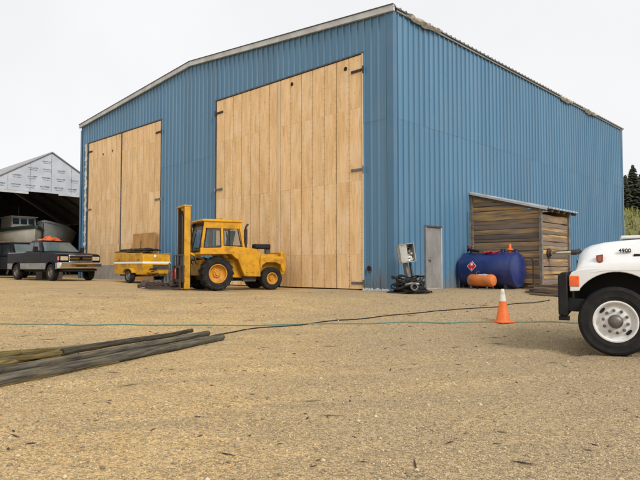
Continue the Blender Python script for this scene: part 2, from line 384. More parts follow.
gv = [(x, y, ground_z(x, y) + ground_detail(x, y)) for y in ys for x in xs]
nx = len(xs); gf = [(j * nx + i, j * nx + i + 1, (j + 1) * nx + i + 1, (j + 1) * nx + i) for j in range(len(ys) - 1) for i in range(nx - 1)]
gm = bpy.data.meshes.new('ground'); gm.from_pydata(gv, [], gf); gm.shade_smooth(); gm.materials.append(GRAV)
ground = link('ground', gm); ground['kind'] = 'structure'

def scatter(name, pts, sizes, flat, mat, label, cat, elong=1.0):
    base = np.array([(1,0,0),(-1,0,0),(0,1,0),(0,-1,0),(0,0,1),(0,0,-1)], float)
    tri = np.array([(0,2,4),(2,1,4),(1,3,4),(3,0,4),(2,0,5),(1,2,5),(3,1,5),(0,3,5)])
    n = len(pts); a = RNG.uniform(0, 2 * np.pi, n)
    v = base[None] * (RNG.uniform(.65, 1.3, (n, 6, 1))) * np.stack([sizes * elong, sizes, sizes * flat], 1)[:, None, :]
    x = v[..., 0] * np.cos(a)[:, None] - v[..., 1] * np.sin(a)[:, None]; y = v[..., 0] * np.sin(a)[:, None] + v[..., 1] * np.cos(a)[:, None]
    v = np.stack([x, y, v[..., 2]], -1) + pts[:, None, :]
    f = tri[None] + (np.arange(n) * 6)[:, None, None]
    me = bpy.data.meshes.new(name); me.vertices.add(n * 6); me.vertices.foreach_set('co', v.reshape(-1))
    me.loops.add(n * 24); me.loops.foreach_set('vertex_index', f.reshape(-1).astype(np.int32))
    me.polygons.add(n * 8); me.polygons.foreach_set('loop_start', np.arange(0, n * 24, 3, dtype=np.int32))
    me.update(calc_edges=True); me.validate(); me.materials.append(mat)
    return tag(link(name, me), label, cat, kind='stuff')
def yard_points(n, y0, y1, power=1.0):
    P = []
    while len(P) < n:
        y = y0 + (y1 - y0) * random.random() ** power; x = random.uniform(-1, 1) * (y * .62 + 1.5)
        P.append((x, y, ground_z(x, y) + ground_detail(x, y)))
    return np.array(P)
gp = yard_points(95000, 2.6, 16, 1.1); gs = .0035 + .010 * RNG.random(len(gp)) ** 3
big = RNG.random(len(gp)) < .012; gs[big] = RNG.uniform(.014, .028, big.sum())
gp[:, 2] += gs * .15
scatter('loose_gravel', gp, gs, .65, PEB, 'loose tan and grey pebbles strewn over the yard', 'gravel')
cp = yard_points(420, 2.8, 19, .8); cp[:, 2] += .006
scatter('bark_chips', cp, .005 + .007 * RNG.random(len(cp)), .5, CHIP, 'dark bark chips and splinters scattered on the gravel', 'wood chips', 4.5)

tp = yard_points(90, 3.2, 17, .9); tp[:, 2] += .008
scatter('twigs', tp, .006 + .004 * RNG.random(len(tp)), .6, CHIP, 'thin brown twigs and wood slivers lying on the gravel', 'twigs', 16)

# hill with bank behind the building on the right
def hill_z(x, y):
    k = ss(72, 104, y + .15 * x) * ss(6, 38, x)
    return .4 + k * 9.6 + k * .9 * fbm(x, y, .06, 3)
hx = list(np.arange(0, 230, 3.2)); hy = list(np.arange(60, 230, 3.0))
hm = MB(); hm.add([(x, y, hill_z(x, y)) for y in hy for x in hx], [(j * len(hx) + i, j * len(hx) + i + 1, (j + 1) * len(hx) + i + 1, (j + 1) * len(hx) + i) for j in range(len(hy) - 1) for i in range(len(hx) - 1)])
hill = hm.build('hillside', HILL, smooth=80); hill['kind'] = 'structure'
gb = MB()
for _ in range(7000):
    x = random.uniform(30, 90); y = random.uniform(74, 108); z = hill_z(x, y); a = random.uniform(0, 6.3); w = random.uniform(.1, .22); h = random.uniform(.3, 1.0)
    dx, dy = math.cos(a) * w, math.sin(a) * w; lx, ly = random.uniform(-.3, .3), random.uniform(-.3, .3)
    gb.add([(x - dx, y - dy, z - .1), (x + dx, y + dy, z - .1), (x + lx, y + ly, z + h)], [(0, 1, 2)])
tag(gb.build('bank_grass', GRASSM, smooth=0), 'dry yellow green grass covering the bank behind the building', 'grass', kind='stuff')

def conifer(name, h, w, n):
    root = empty(name, (0, 0, 0))
    t = MB(); t.tube([(0, 0, -.3), (.05, 0, h * .5), (0, .03, h * .98)], [.018 * h, .011 * h, .002 * h], 7); t.build('trunk', BARK, root)
    c = MB()
    for i in range(n):
        u = random.random() ** .8; z = h * (.16 + .84 * u); rr = w * (1 - u) ** .8 * random.uniform(.55, 1.1) + .12
        a = random.uniform(0, 6.283); ca, sa = math.cos(a), math.sin(a); dr = rr * random.uniform(.15, .45)
        p0 = Vector((ca * .05, sa * .05, z)); p1 = Vector((ca * rr, sa * rr, z - dr)); sd_ = Vector((-sa, ca, 0)) * (rr * .2 + .1)
        for k in range(4):
            f0 = .15 + .2 * k; q = p0.lerp(p1, f0); q2 = p0.lerp(p1, min(1.08, f0 + .38)); s2 = sd_ * random.uniform(.5, 1.2)
            dz = Vector((0, 0, -random.uniform(.08, .3)))
            c.add([q, q2, q + s2 + dz], [(0, 1, 2)]); c.add([q, q2, q - s2 + dz], [(0, 1, 2)])
    c.build('crown', NEEDLE, root, smooth=0); return root
def bush(name, r, n):
    root = empty(name, (0, 0, 0)); c = MB()
    for _ in range(n):
        d = Vector((random.gauss(0, 1), random.gauss(0, 1), abs(random.gauss(0, .8)))).normalized() * r * random.uniform(.5, 1.05); d.z *= .8; d.z += .1
        a = Vector((random.uniform(-1, 1), random.uniform(-1, 1), random.uniform(-1, 1))) * .17 * r; b = Vector((random.uniform(-1, 1), random.uniform(-1, 1), random.uniform(-1, 1))) * .17 * r
        c.add([d - a, d + b, d + a, d - b], [(0, 1, 2, 3)])
    c.build('foliage', LEAF, root, smooth=0)
    st = MB()
    for k in range(5):
        a = k * 1.26; st.tube([(0, 0, -.2), (math.cos(a) * r * .3, math.sin(a) * r * .3, r * .4), (math.cos(a) * r * .55, math.sin(a) * r * .55, r * .75)], [.05, .035, .015], 5)
    st.build('stem', BARK, root); return root
protos = [conifer('conifer_tree', 9.6, 2.7, 420), conifer('conifer_tree', 8.8, 2.4, 400), conifer('conifer_tree', 10.2, 2.5, 420)]
spots = []
for i in range(96):
    row = i % 4; x = 44 + (i // 4) * 1.5 + random.uniform(-.6, .6) + row * .9; y = 107 + row * 3.2 + random.uniform(-1, 1); spots.append((x, y))
for i, (x, y) in enumerate(spots):
    o = protos[i] if i < 3 else copy_tree(protos[i % 3])
    o.location = (x, y, hill_z(x, y)); o.rotation_euler.z = random.uniform(0, 6.28); k = random.uniform(.82, 1.12); o.scale = (k, k, k)
    tag(o, 'dark conifer in the wood on the ridge behind the blue building', 'tree', 'conifers on the ridge')
bp = bush('hillside_bush', 1.0, 260)
for i in range(16):
    x = random.uniform(40, 78); y = random.uniform(88, 104); o = bp if i == 0 else copy_tree(bp)
    o.location = (x, y, hill_z(x, y)); k = random.uniform(.7, 1.5); o.scale = (k * 1.2, k, k * .8); o.rotation_euler.z = random.uniform(0, 6.28)
    tag(o, 'low green bush on the grassy bank below the conifers', 'bush', 'bushes on the bank')

# ------------------------------------------------------------ big blue building
CX, CY, PAD = 2.315, 18.324, .6
AZ = R(46.2) - 0   # local x = along the side wall, local y = along the gable front
BROT = math.atan2(.72176, .69214)
def BW(t, s, z=0):
    c, q = math.cos(BROT), math.sin(BROT); return Vector((CX + t * c - s * q, CY + t * q + s * c, PAD + z))
bld = empty('metal_building', (CX, CY, PAD), BROT, 'tall blue ribbed metal building with two huge plywood doors', 'building')
WF, LS, EAVE, RIDGE = 22.5, 22.75, 9.0, 9.95
def gtop(s): return EAVE + (RIDGE - EAVE) * (1 - abs(s - WF / 2) / (WF / 2)) - .02
PITCHR = .305
def ribs(a, b):
    ks = []
    for k in range(int(a / PITCHR) - 1, int(b / PITCHR) + 2):
        for o_, d in ((.0, 0), (.085, 0), (.095, .008), (.115, .008), (.125, 0), (.21, 0), (.226, .046), (.272, .046), (.288, 0)): ks.append((k * PITCHR + o_, d))
    ks.sort(); out = []
    def at(x):
        for (x0, d0), (x1, d1) in zip(ks, ks[1:]):
            if x0 <= x <= x1: return d0 + (d1 - d0) * (x - x0) / max(1e-9, x1 - x0)
        return 0
    return [(a, at(a))] + [k for k in ks if a + 1e-4 < k[0] < b - 1e-4] + [(b, at(b))]
def clad(axis, length, top, openings, tier=5.5):
    n = int(math.ceil(length / .915))
    for k in range(n):
        a, b = k * .915, min(length, (k + 1) * .915)
        cuts = sorted({a, b} | {e for o_ in openings for e in o_[:2] if a < e < b})
        for c, d in zip(cuts, cuts[1:]):
            if d - c < .02: continue
            mid = (c + d) / 2; ivs = [(0.0, None)]
            for (s0, s1, z0, z1) in openings:
                if s0 <= mid <= s1: ivs = ([(0.0, z0)] if z0 > .05 else []) + [(z1, None)]
            for z0, z1 in ivs:
                parts = []
                hi = z1
                if z0 < tier and (hi is None or hi > tier): parts = [(z0, tier + .06, 0), (tier, hi, .006)]
                else: parts = [(z0, hi, 0)]
                for (p0, p1, lift) in parts:
                    j = random.uniform(0, .003); m = MB(); pr = ribs(c + .002, d - .002)
                    def P(s, dd, z): return (-(dd + lift + j), s, z) if axis == 'front' else (s, -(dd + lift + j), z)
                    lo = [P(s, dd, p0) for s, dd in pr]; up = [P(s, dd, (top(s) if p1 is None else p1)) for s, dd in pr]
                    m.add(lo + up, [(i, i + 1, len(pr) + i + 1, len(pr) + i) for i in range(len(pr) - 1)])
                    m.build('wall_panel', BLUE, bld, smooth=20)
DR = (1.2, 9.3, 0.0, 7.85); DL = (13.7, 21.5, .8, 7.82)
clad('front', WF, gtop, [DR, (13.7, 21.5, 0.0, 7.82)])
clad('side', LS, lambda s: EAVE, [(1.7, 2.68, 0.0, 2.14)])
backing = MB()   # wall core added unseen behind the sheets to stop light leaks, cut round doors
for (a, b, z0, z1) in [(0.12, 1.2, 0, 8.9), (9.3, 13.7, 0, 8.9), (21.5, 22.4, 0, 8.9), (1.2, 9.3, 7.85, 8.9), (13.7, 21.5, 7.82, 8.9)]:
    backing.box((.1, (a + b) / 2, (z0 + z1) / 2), (.12, b - a - .002, z1 - z0))
backing.extrx([(.12, 8.9), (WF - .1, 8.9), (WF / 2, RIDGE - .1)], .041, .158)
for (a, b, z0, z1) in [(.162, 1.7, 0, 8.9), (2.68, LS - .1, 0, 8.9), (1.7, 2.68, 2.14, 8.9)]:
    backing.box(((a + b) / 2, .1, (z0 + z1) / 2), (b - a - .002, .12, z1 - z0))
backing.build('light_leak_backing', SHEDW, bld)
MB().box((LS / 2, WF - .03, EAVE / 2), (LS, .06, EAVE)).build('far_wall', BLUE, bld)
b_ = MB(); b_.extrx([(.05, 0), (WF - .08, 0), (WF - .08, EAVE - .05), (WF / 2, RIDGE - .06), (.05, EAVE - .05)], LS - .06, LS - .002); b_.build('rear_wall', BLUE, bld)
# roof: two ribbed slopes
for sgn in (0, 1):
    m = MB(); pr = ribs(-.12, LS + .1)
    s0, s1 = (-.16, WF / 2) if sgn == 0 else (WF + .16, WF / 2)
    e0 = EAVE + .03 - .013
    for th in (0, -.03):
        lo = [(t, s0, e0 + d + th) for t, d in pr]; up = [(t, s1, RIDGE + .045 + d + th) for t, d in pr]
        m.add(lo + up, [(i, i + 1, len(pr) + i + 1, len(pr) + i) for i in range(len(pr) - 1)])
    n_ = len(pr); m.f += [(i, i + 1, 2 * n_ + i + 1, 2 * n_ + i) for i in range(n_ - 1)]
    m.build('roof', ROOFM, bld, smooth=20)
MB().box((LS / 2, WF / 2, RIDGE + .10), (LS + .2, .35, .04)).build('ridge_cap', ROOFM, bld)
for s0, s1 in ((-.14, WF / 2), (WF + .14, WF / 2)):
    e0 = EAVE + .0; m = MB()
    m.hexa([(-.15, s0, e0 - .13), (-.055, s0, e0 - .13), (-.055, s1, RIDGE - .12), (-.15, s1, RIDGE - .12)], [(-.15, s0, e0 + .06), (-.055, s0, e0 + .06), (-.055, s1, RIDGE + .075), (-.15, s1, RIDGE + .075)])
    m.build('rake_trim', PALE, bld)
    m = MB(); m.hexa([(-.17, s0, e0 + .065), (-.05, s0, e0 + .065), (-.05, s1, RIDGE + .08), (-.17, s1, RIDGE + .08)], [(-.17, s0, e0 + .095), (-.05, s0, e0 + .095), (-.05, s1, RIDGE + .11), (-.17, s1, RIDGE + .11)])
    m.build('rake_cap', DARKT, bld)
# corner trim and eave strip
m = MB(); m.add([(-.066, .20, 0), (-.066, -.066, 0), (.13, -.066, 0), (.13, -.058, 0), (-.058, -.058, 0), (-.058, .20, 0)] + [(-.066, .20, 8.87), (-.066, -.066, 8.87), (.13, -.066, 8.93), (.13, -.058, 8.93), (-.058, -.058, 8.87), (-.058, .20, 8.87)],
      [(i, (i + 1) % 6, 6 + (i + 1) % 6, 6 + i) for i in range(6)] + [(0, 5, 4, 3, 2, 1), (6, 7, 8, 9, 10, 11)])
m.build('corner_trim', BLUET, bld)
MB().box((-.066, WF - .06, 4.36), (.02, .2, 8.72)).build('corner_trim', BLUET, bld)
MB().box((LS - .06, -.066, 4.46), (.2, .02, 8.92)).build('corner_trim', BLUET, bld)
MB().box((LS / 2 + .1, -.078, EAVE - .03), (LS - .02, .04, .075)).build('eave_strip', PALE, bld)
MB().box((LS / 2, -.125, EAVE + .005), (LS + .1, .05, .045)).build('eave_edge', DARKT, bld)
def rag(t0, t1, drop, seed):
    m = MB(); n = int((t1 - t0) / .07); rows = 5; vs = []
    for i in range(n + 1):
        t = t0 + (t1 - t0) * i / n; env = math.sin(math.pi * i / n) ** .5
        hgt = drop * env * (.65 + .5 * noise.noise(Vector((t * 2.3, seed, 0)))) + .03
        for r in range(rows):
            u = r / (rows - 1)
            vs.append((t + .05 * noise.noise(Vector((t * 5, u * 3, seed))), -.10 - .16 * env * math.sin(math.pi * min(1, u * .8 + .2)) - .07 * noise.noise(Vector((t * 6, u * 4, seed + 3))), EAVE + .03 - u * hgt * 1.1))
    m.add(vs, [(i * rows + r, (i + 1) * rows + r, (i + 1) * rows + r + 1, i * rows + r + 1) for i in range(n) for r in range(rows - 1)])
    m.build('torn_insulation', INSUL, bld, smooth=60)
rag(.5, 2.7, .2, 1.3); rag(13.2, 14.9, .24, 5.1); rag(16.2, 18.4, .2, 9.7)
# big plywood doors
def leaf(s0, s1, z0, z1, hinge_side, mb_list, shift):
    root = MB().box((-.008, (s0 + s1) / 2, (z0 + z1) / 2), (.05, s1 - s0 - .03, z1 - z0 - .03)).build('door_leaf', SHEDW, bld)
    n = 7; w = (s1 - s0 - .02) / n; cache = {}
    for i in range(n):
        c = s0 + .01 + (i + .5) * w
        cuts = [z0, z0 + 1.14, z0 + 3.58, z0 + 6.02, z1]
        for a, b in zip(cuts, cuts[1:]):
            h = b - a - .0025; key = round(h, 3)
            if key not in cache:
                me = MB().box((0, 0, 0), (.018, w - .026, h)).mesh('plywood_sheet', 0); me.materials.append(PLY); cache[key] = me
            o = link('plywood_sheet', cache[key], root, (-.043 - random.uniform(0, .004), c + random.uniform(-.002, .002), (a + b) / 2), (random.uniform(-.0015, .0015), 0, 0))
    for hz in mb_list:
        m = MB(); y0 = s0 if hinge_side == 0 else s1; d = 1 if hinge_side == 0 else -1
        m.box((-.071, y0 + d * .19, hz), (.02, .56, .09)); m.cyl((-.085, y0 - d * .06, hz - .11), (-.085, y0 - d * .06, hz + .11), .03, n=10)
        for q in (.05, .2, .36): m.cyl((-.08, y0 + d * q, hz), (-.094, y0 + d * q, hz), .018, n=8)
        m.build('hinge', RUST if hz > 6 else STEEL, root)
    return root
r1 = leaf(1.22, 5.25, .03, 7.82, 0, (.22, 3.97, 7.3), 0)
r2 = leaf(5.29, 9.28, .03, 7.82, 1, (.22, 4.02, 7.3), 1)
l1 = leaf(13.72, 17.58, .82, 7.79, 0, (1.05, 4.0, 7.25), 0)
l2 = leaf(17.66, 21.46, .82, 7.79, 1, (1.05, 4.0, 7.3), 1)
MB().box((-.066, 5.3, 3.95), (.022, .12, 7.7)).build('batten', BATT, r1)
MB().box((-.058, 17.62, 4.3), (.03, .05, 6.9)).build('leaf_gap_shade', DARKT, l1)  # dark strip put in for the shade in the gap between leaves
for s, z in ((1.95, 7.5), (4.6, 7.55)):
    MB().cyl((-.05, s, z), (-.062, s, z), .075, n=14).build('vent_hole', BLACK, r1)
for s, z in ((18.6, 7.0), (19.7, 6.95)):
    MB().cyl((-.05, s, z), (-.062, s, z), .06, n=12).build('vent_hole', BLACK, l2)
for (a, b, z0, z1) in (DR, DL):
    MB().box((-.035, (a + b) / 2, z1 + .02), (.075, b - a + .12, .05)).build('door_header', DARKT, bld)
    for s in (a - .0, b + .0): MB().box((-.03, s, (z0 + z1) / 2), (.085, .045, z1 - z0)).build('door_jamb', BATT if s == 1.2 else DARKT, bld)
m = MB().box((-.05, 17.6, .36), (.28, 7.86, .84)); m.build('footing', CONC, bld, bevel=.02)
# ragged pale weather strip up the far jamb
m = MB(); vs = []
for i in range(90):
    z = .4 + i * .083
    vs += [(-.09 - .05 * random.random(), 21.56 + .02 * random.random(), z), (-.10 - .05 * random.random(), 21.72 + .13 * random.random(), z)]
m.add(vs, [(2 * i, 2 * i + 1, 2 * i + 3, 2 * i + 2) for i in range(89)]); m.build('torn_weather_strip', INSUL, bld)
m = MB(); vs = []
for i in range(24):
    s = .12 + i * .046; vs += [(-.07 - .07 * random.random(), s, -.03), (-.06, s, .03 + .06 * random.random())]
m.add(vs, [(2 * i, 2 * i + 1, 2 * i + 3, 2 * i + 2) for i in range(23)]); m.build('base_foam', PALE, bld)
# pipe opening near the corner
po = MB().lathe([(.115, -.046), (.115, -.06), (.095, -.066), (.085, -.06)], (0, .95, .69), 'x', 18).build('pipe_opening', DARKT, bld)
MB().cyl((-.052, .95, .69), (-.047, .95, .69), .095, n=18).build('hole', BLACK, po)
# man door
d = MB().box((2.19, -.012, 1.06), (.9, .045, 2.06)).build('man_door', GREYD, bld)
MB().box((1.99, -.05, 1.0), (.05, .03, .16)).build('handle_plate', STEEL, d)
kn = MB(); kn.cyl((1.9, -.03, 1.02), (1.9, -.10, 1.02), .014, n=8); kn.lathe([(0, -.13), (.03, -.125), (.036, -.11), (.025, -.095), (.012, -.09)], (1.9, 0, 1.02), 'y', 12); kn.build('door_knob', CHROME, d)
m = MB(); m.box((1.712, -.03, 1.07), (.05, .1, 2.14)); m.build('door_frame', GREYD, bld)
m = MB(); m.box((2.66, -.03, 1.07), (.05, .1, 2.14)); m.build('door_frame', PALE, bld)
m = MB(); m.box((2.19, -.03, 2.125), (.99, .104, .05)); m.build('door_frame', DARKT, bld)
MB().box((2.19, -.03, .02), (.9, .12, .03)).build('threshold', CONC, bld)

# ------------------------------------------------------------ lean-to generator shed
sh = empty('board_shed', BW(4.85, 0), BROT, 'small lean-to shed of rough weathered slab boards with sloping metal roof', 'shed')
SN, ST = 2.62, 2.35
def roofz(n): return 3.5 - .68 * n / SN
def slab(p0, p1, z, h, out, name='slab_board', th=.035):
    p0, p1 = Vector(p0), Vector(p1); d = (p1 - p0); n = 8; m = MB(); rings = []; o = Vector(out); sd_ = random.random() * 90
    for i in range(n + 1):
        u = i / n; q = p0 + d * u
        t_ = h / 2 + .035 * noise.noise(Vector((u * 3, sd_, 0))); b = -h / 2 + .03 * noise.noise(Vector((u * 2.5, sd_, 9)))
        w = th + .012 * noise.noise(Vector((u * 2, sd_, 4)))
        c = Vector((0, 0, z)); lim = lambda v: Vector((v.x, v.y, min(v.z, roofz(-v.y) - .06)))
        rings.append([lim(k_) for k_ in [q + c + Vector((0, 0, b)), q + c + Vector((0, 0, b + .015)) + o * w * .8, q + c + o * w + Vector((0, 0, (t_ + b) / 2)), q + c + Vector((0, 0, t_ - .012)) + o * w * .75, q + c + Vector((0, 0, t_))]])
    # shift to a local origin so that the grain differs
    return m.loft(rings).build(name, BOARD, sh, smooth=50)
z = .26
while z < 3.45:
    h = random.uniform(.12, .2)
    nmax = SN - .02
    if z - h * .5 > roofz(SN) - .08: nmax = max(.25, (3.5 - .06 - z + h * .5) / .68 * SN)
    if nmax > .3: slab((0, -.04, 0), (0, -min(nmax, SN - .02), 0), z, h, (-1, 0, 0), th=random.uniform(.02, .05))
    z += h * .93
z = .22
while z < 2.62:
    h = random.uniform(.12, .19); slab((.05, -SN, 0), (ST, -SN, 0), z, h, (0, -1, 0), th=random.uniform(.02, .05)); z += h * .95
for zz in (.5, 1.5, 2.4): slab((ST, -.05, 0), (ST, -SN, 0), zz, .9, (1, 0, 0))
for (x, y, zt) in ((-.05, -.06, 3.38), (-.07, -SN - .05, 2.74), (ST + .03, -SN - .05, 2.72)):
    MB().box((x, y, (zt) / 2 + .04), (.11, .09, zt)).build('corner_post', WOODG, sh)
MB().box((ST / 2, -SN / 2, .1), (ST - .04, SN - .08, .12)).build('floor', WOODB, sh)
for x in (.15, ST - .15): MB().box((x, -SN / 2, .01), (.14, SN + .05, .14)).build('skid', WOODB, sh)
m = MB(); pr = ribs(-.18, ST + .42); c0, c1 = (.02, 3.52), (-SN - .32, 3.52 - .68 * (SN + .34) / SN)
lo = [(t, -.01, c0[1] + d) for t, d in pr]; up = [(t, c1[0], c1[1] + d) for t, d in pr]; m.add(lo + up, [(i, i + 1, len(pr) + i + 1, len(pr) + i) for i in range(len(pr) - 1)])
m.build('roof', PALE, sh, smooth=20)
m = MB(); m.hexa([(-.19, -.02, 3.45), (-.165, -.02, 3.45), (-.165, c1[0], c1[1] - .07), (-.19, c1[0], c1[1] - .07)], [(-.19, -.02, 3.515), (-.165, -.02, 3.515), (-.165, c1[0], c1[1] - .004), (-.19, c1[0], c1[1] - .004)]); m.build('roof_edge', PALE, sh)
for k in range(6):
    x = -.08 + k * .53; m = MB(); m.beam((x, -.05, 3.42), (x, -SN - .27, 3.42 - .68 * (SN + .22) / SN), .045, .1); m.build('rafter', WOODB, sh)
ex = MB(); ex.tube([(.55, -SN + .1, 1.24), (.55, -SN - .15, 1.24), (.55, -SN - .9, 1.25)], .085, 14); exo = ex.build('exhaust_pipe', CHROME, sh)
ex = MB(); ex.tube([(.55, -SN - .84, 1.25), (.55, -SN - .95, 1.25), (.56, -SN - 1.05, 1.27), (.57, -SN - 1.13, 1.33)], [.095, .095, .09, .075], 14); ex.build('pipe_end', DARKT, exo)
ex = MB(); ex.lathe([(.16, -.03), (.17, -.06), (.14, -.085), (.11, -.08), (.09, -.14)], (.55, -SN - .02, 1.24), 'y', 16); ex.build('wall_flange', RUST, exo)
# ------------------------------------------------------------ blue fuel tank
TR, TL = .6, 2.12
tk = empty('fuel_tank', BW(4.13, -.1), BROT - math.pi / 2, 'big dark blue cylindrical fuel tank with a red flame placard beside the shed', 'tank')
tz = TR + .05      # local x = outward from the wall, local -y ... near side
m = MB(); m.lathe([(0, -.0), (.25, .0), (.45, .02), (.56, .05), (TR, .12), (TR, TL - .12), (TR - .025, TL - .05), (TR - .06, TL - .045), (.5, TL - .02), (.3, TL + .02), (0, TL + .035)], (0, 0, tz), 'x', 44)
shell = m.build('shell', TANKB, tk, smooth=40)
for x in (.12, TL - .12):
    MB().lathe([(TR + .001, -.015), (TR + .008, -.012), (TR + .008, .012), (TR + .001, .015)], (x, 0, tz), 'x', 44).build('weld_seam', TANKB, shell)
for x in (.4, TL - .4):
    a = [(-.33, -.12), (.33, -.12), (.33, .15), (.2, .09), (0, .05), (-.2, .09), (-.33, .15)]
    MB().extrx([(y, z + .09) for y, z in a], x - .05, x + .05).build('saddle', DARKT, tk)
# side the camera sees: after the rotation local +y points along the wall (away), so the near side is -y
def onshell(ax, ang, lift=.004): return (ax, -(TR + lift) * math.cos(ang), tz + (TR + lift) * math.sin(ang))
def decal(name, poly, ax, ang, mat, lift, parent):
    # polygon in (along axis, up) metres wrapped on the shell, fan filled with subdivision
    m = MB(); c = (sum(p[0] for p in poly) / len(poly), sum(p[1] for p in poly) / len(poly)); K_ = 5; n = len(poly)
    for i in range(n):
        a, b = poly[i], poly[(i + 1) % n]
        def P(u, v): return (c[0] + (a[0] - c[0]) * u + (b[0] - c[0]) * v, c[1] + (a[1] - c[1]) * u + (b[1] - c[1]) * v)
        for p in range(K_):
            for q in range(K_ - p):
                t1 = [P(p / K_, q / K_), P((p + 1) / K_, q / K_), P(p / K_, (q + 1) / K_)]
                m.add([onshell(ax + x, ang + z / TR, lift) for x, z in t1], [(0, 1, 2)])
                if p + q < K_ - 1:
                    t2 = [P((p + 1) / K_, q / K_), P((p + 1) / K_, (q + 1) / K_), P(p / K_, (q + 1) / K_)]
                    m.add([onshell(ax + x, ang + z / TR, lift) for x, z in t2], [(0, 1, 2)])
    return m.build(name, mat, parent, smooth=60)
PA, PG = .62, .22
q = .185
pl = decal('placard', [(-q, 0), (0, -q), (q, 0), (0, q)], PA, PG, PLACW, .004, tk)
q2 = .166
decal('placard_field', [(-q2, 0), (0, -q2), (q2, 0), (0, q2)], PA, PG, RED, .007, pl)
decal('flame_symbol', [(-.035, .035), (-.042, .062), (-.02, .10), (-.018, .078), (.004, .125), (.02, .085), (.03, .098), (.042, .06), (.03, .035)], PA, PG, PLACW, .010, pl)
decal('symbol_bar', [(-.045, .018), (.045, .018), (.045, .028), (-.045, .028)], PA, PG, PLACW, .010, pl)
for poly in ([(-.02, -.075), (.02, -.075), (.02, -.085), (-.02, -.085)], [(-.012, -.098), (.02, -.098), (.02, -.108), (-.012, -.108)], [(-.02, -.123), (.02, -.123), (.02, -.133), (-.02, -.133)], [(.01, -.08), (.02, -.08), (.02, -.128), (.01, -.128)]):
    decal('class_number', poly, PA, PG, PLACW, .010, pl)
def fitting(x, y, prof, mat, name):
    return MB().lathe(prof, (x, y, tz + TR - .03), 'z', 14).build(name, mat, tk)
fitting(.25, .1, [(.09, 0), (.09, .06), (.06, .07), (.06, .15), (.10, .16), (.10, .19), (0, .19)], DARKT, 'pump_body')
m = MB(); m.tube([(.12, .05, tz + TR + .1), (.2, -.05, tz + TR + .14), (.4, -.1, tz + TR + .10), (.62, -.05, tz + TR + .05)], .045, 8); m.build('pump_hose', HOSEK, tk)
fitting(.35, -.02, [(.05, 0), (.05, .22), (.075, .23), (.075, .26), (0, .27)], STEEL, 'vent_cap')
m = MB(); m.beam((.08, .1, tz + TR + .02), (.08, .1, tz + TR + .3), .03, .03); m.beam((.08, .1, tz + TR + .26), (.22, .02, tz + TR + .22), .04, .06); m.build('pump_handle', RED, tk)
MB().cyl((.05, .35, tz + TR - .25), (.05, .35, tz + 1.6 + TR), .022, n=8).build('vent_pipe', STEEL, tk)
m = MB(); pts = [(.9 + .07 * math.sin(i * .9) + i * .018, -.16 + .16 * math.cos(i * .75), tz + TR - .005 + .02 * (i % 3)) for i in range(28)]; m.tube(pts, .028, 7); m.build('red_fuel_hose', RED, tk)
fitting(1.5, 0, [(.075, 0), (.075, .12), (.085, .125), (.085, .16), (0, .165)], TANKB, 'bung')
fitting(1.97, 0, [(.07, 0), (.07, .10), (.08, .105), (.08, .14), (0, .145)], TANKB, 'bung')
fitting(1.73, .05, [(.06, 0), (.06, .1), (.13, .11), (.13, .15), (.055, .17), (.05, .30), (.03, .33), (0, .33)], ORANGE, 'fill_cap')
m = MB(); m.tube([(2.35, .5, .0), (2.35, .5, .95), (2.3, .45, 1.05)], .03, 8); m.build('fuel_line', RUST, tk)
# orange compressor tank
oc = empty('air_receiver', BW(3.22, -.8), BROT - math.pi / 2 - .12, 'small orange air receiver tank lying in front of the blue fuel tank', 'tank')
m = MB(); m.lathe([(0, 0), (.1, .008), (.17, .04), (.205, .1), (.205, .92), (.17, .98), (.1, 1.01), (0, 1.02)], (0, 0, .3), 'x', 28); m.build('shell', ORTANK, oc)
m = MB()
for i in range(8):
    for k in range(5):
        a0, a1 = [R(58 + 44 * j / 5) for j in (k, k + 1)]; x0, x1 = .42 + .045 * i, .42 + .045 * (i + 1)
        m.add([(x0, -.208 * math.cos(a0), .3 + .208 * math.sin(a0)), (x1, -.208 * math.cos(a0), .3 + .208 * math.sin(a0)), (x1, -.208 * math.cos(a1), .3 + .208 * math.sin(a1)), (x0, -.208 * math.cos(a1), .3 + .208 * math.sin(a1))], [(0, 1, 2, 3)])
m.build('label_plate', pm('pale_label', (.6, .64, .68), (.3, .38, .48), 16, .5), oc, smooth=60)
for x in (.2, .82):
    m = MB(); m.beam((x, -.12, .14), (x, -.2, 0), .04, .05); m.beam((x, .12, .14), (x, .2, 0), .04, .05); m.build('foot', DARKT, oc)
m = MB(); m.tube([(.3, 0, .5), (.3, 0, .58), (.38, -.03, .6), (.45, -.05, .58)], .014, 6); m.lathe([(.02, 0), (.05, .01), (.05, .03), (0, .035)], (.6, 0, .5), 'z', 10); m.build('valve', STEEL, oc)

# ------------------------------------------------------------ pedestal with cable heap by the corner
p = gpix(410, 293); pd = empty('electrical_pedestal', p, R(8), 'weathered open metal electrical box on a leaning timber post by the corner', 'electrical box')
m = MB(); m.beam((.18, .55, -.02), (-.05, .42, 1.05), .12, .1); m.build('post', WOODG, pd)
m = MB(); m.beam((.36, .6, -.02), (.14, .46, .95), .06, .06); m.build('brace', DARKT, pd)
rot = (R(-4), R(-8), R(12))
bx = MB(); MM = Euler(rot).to_matrix()
def lb(c, d): bx.box(tuple(Vector((-.02, .3, 1.18)) + MM @ Vector(c)), d, rot)
lb((0, .09, 0), (.5, .02, .54)); lb((-.24, 0, 0), (.02, .2, .54)); lb((.24, 0, 0), (.02, .2, .54)); lb((0, 0, .27), (.52, .24, .02)); lb((0, 0, -.27), (.5, .2, .02)); lb((-.13, -.1, 0), (.24, .015, .5))
bx.build('box', pm('grey_box', (.42, .42, .38), (.3, .29, .26), 5, .6, dirt=(.2, .15, .1), dscale=6, damt=.6), pd)
bx = MB()
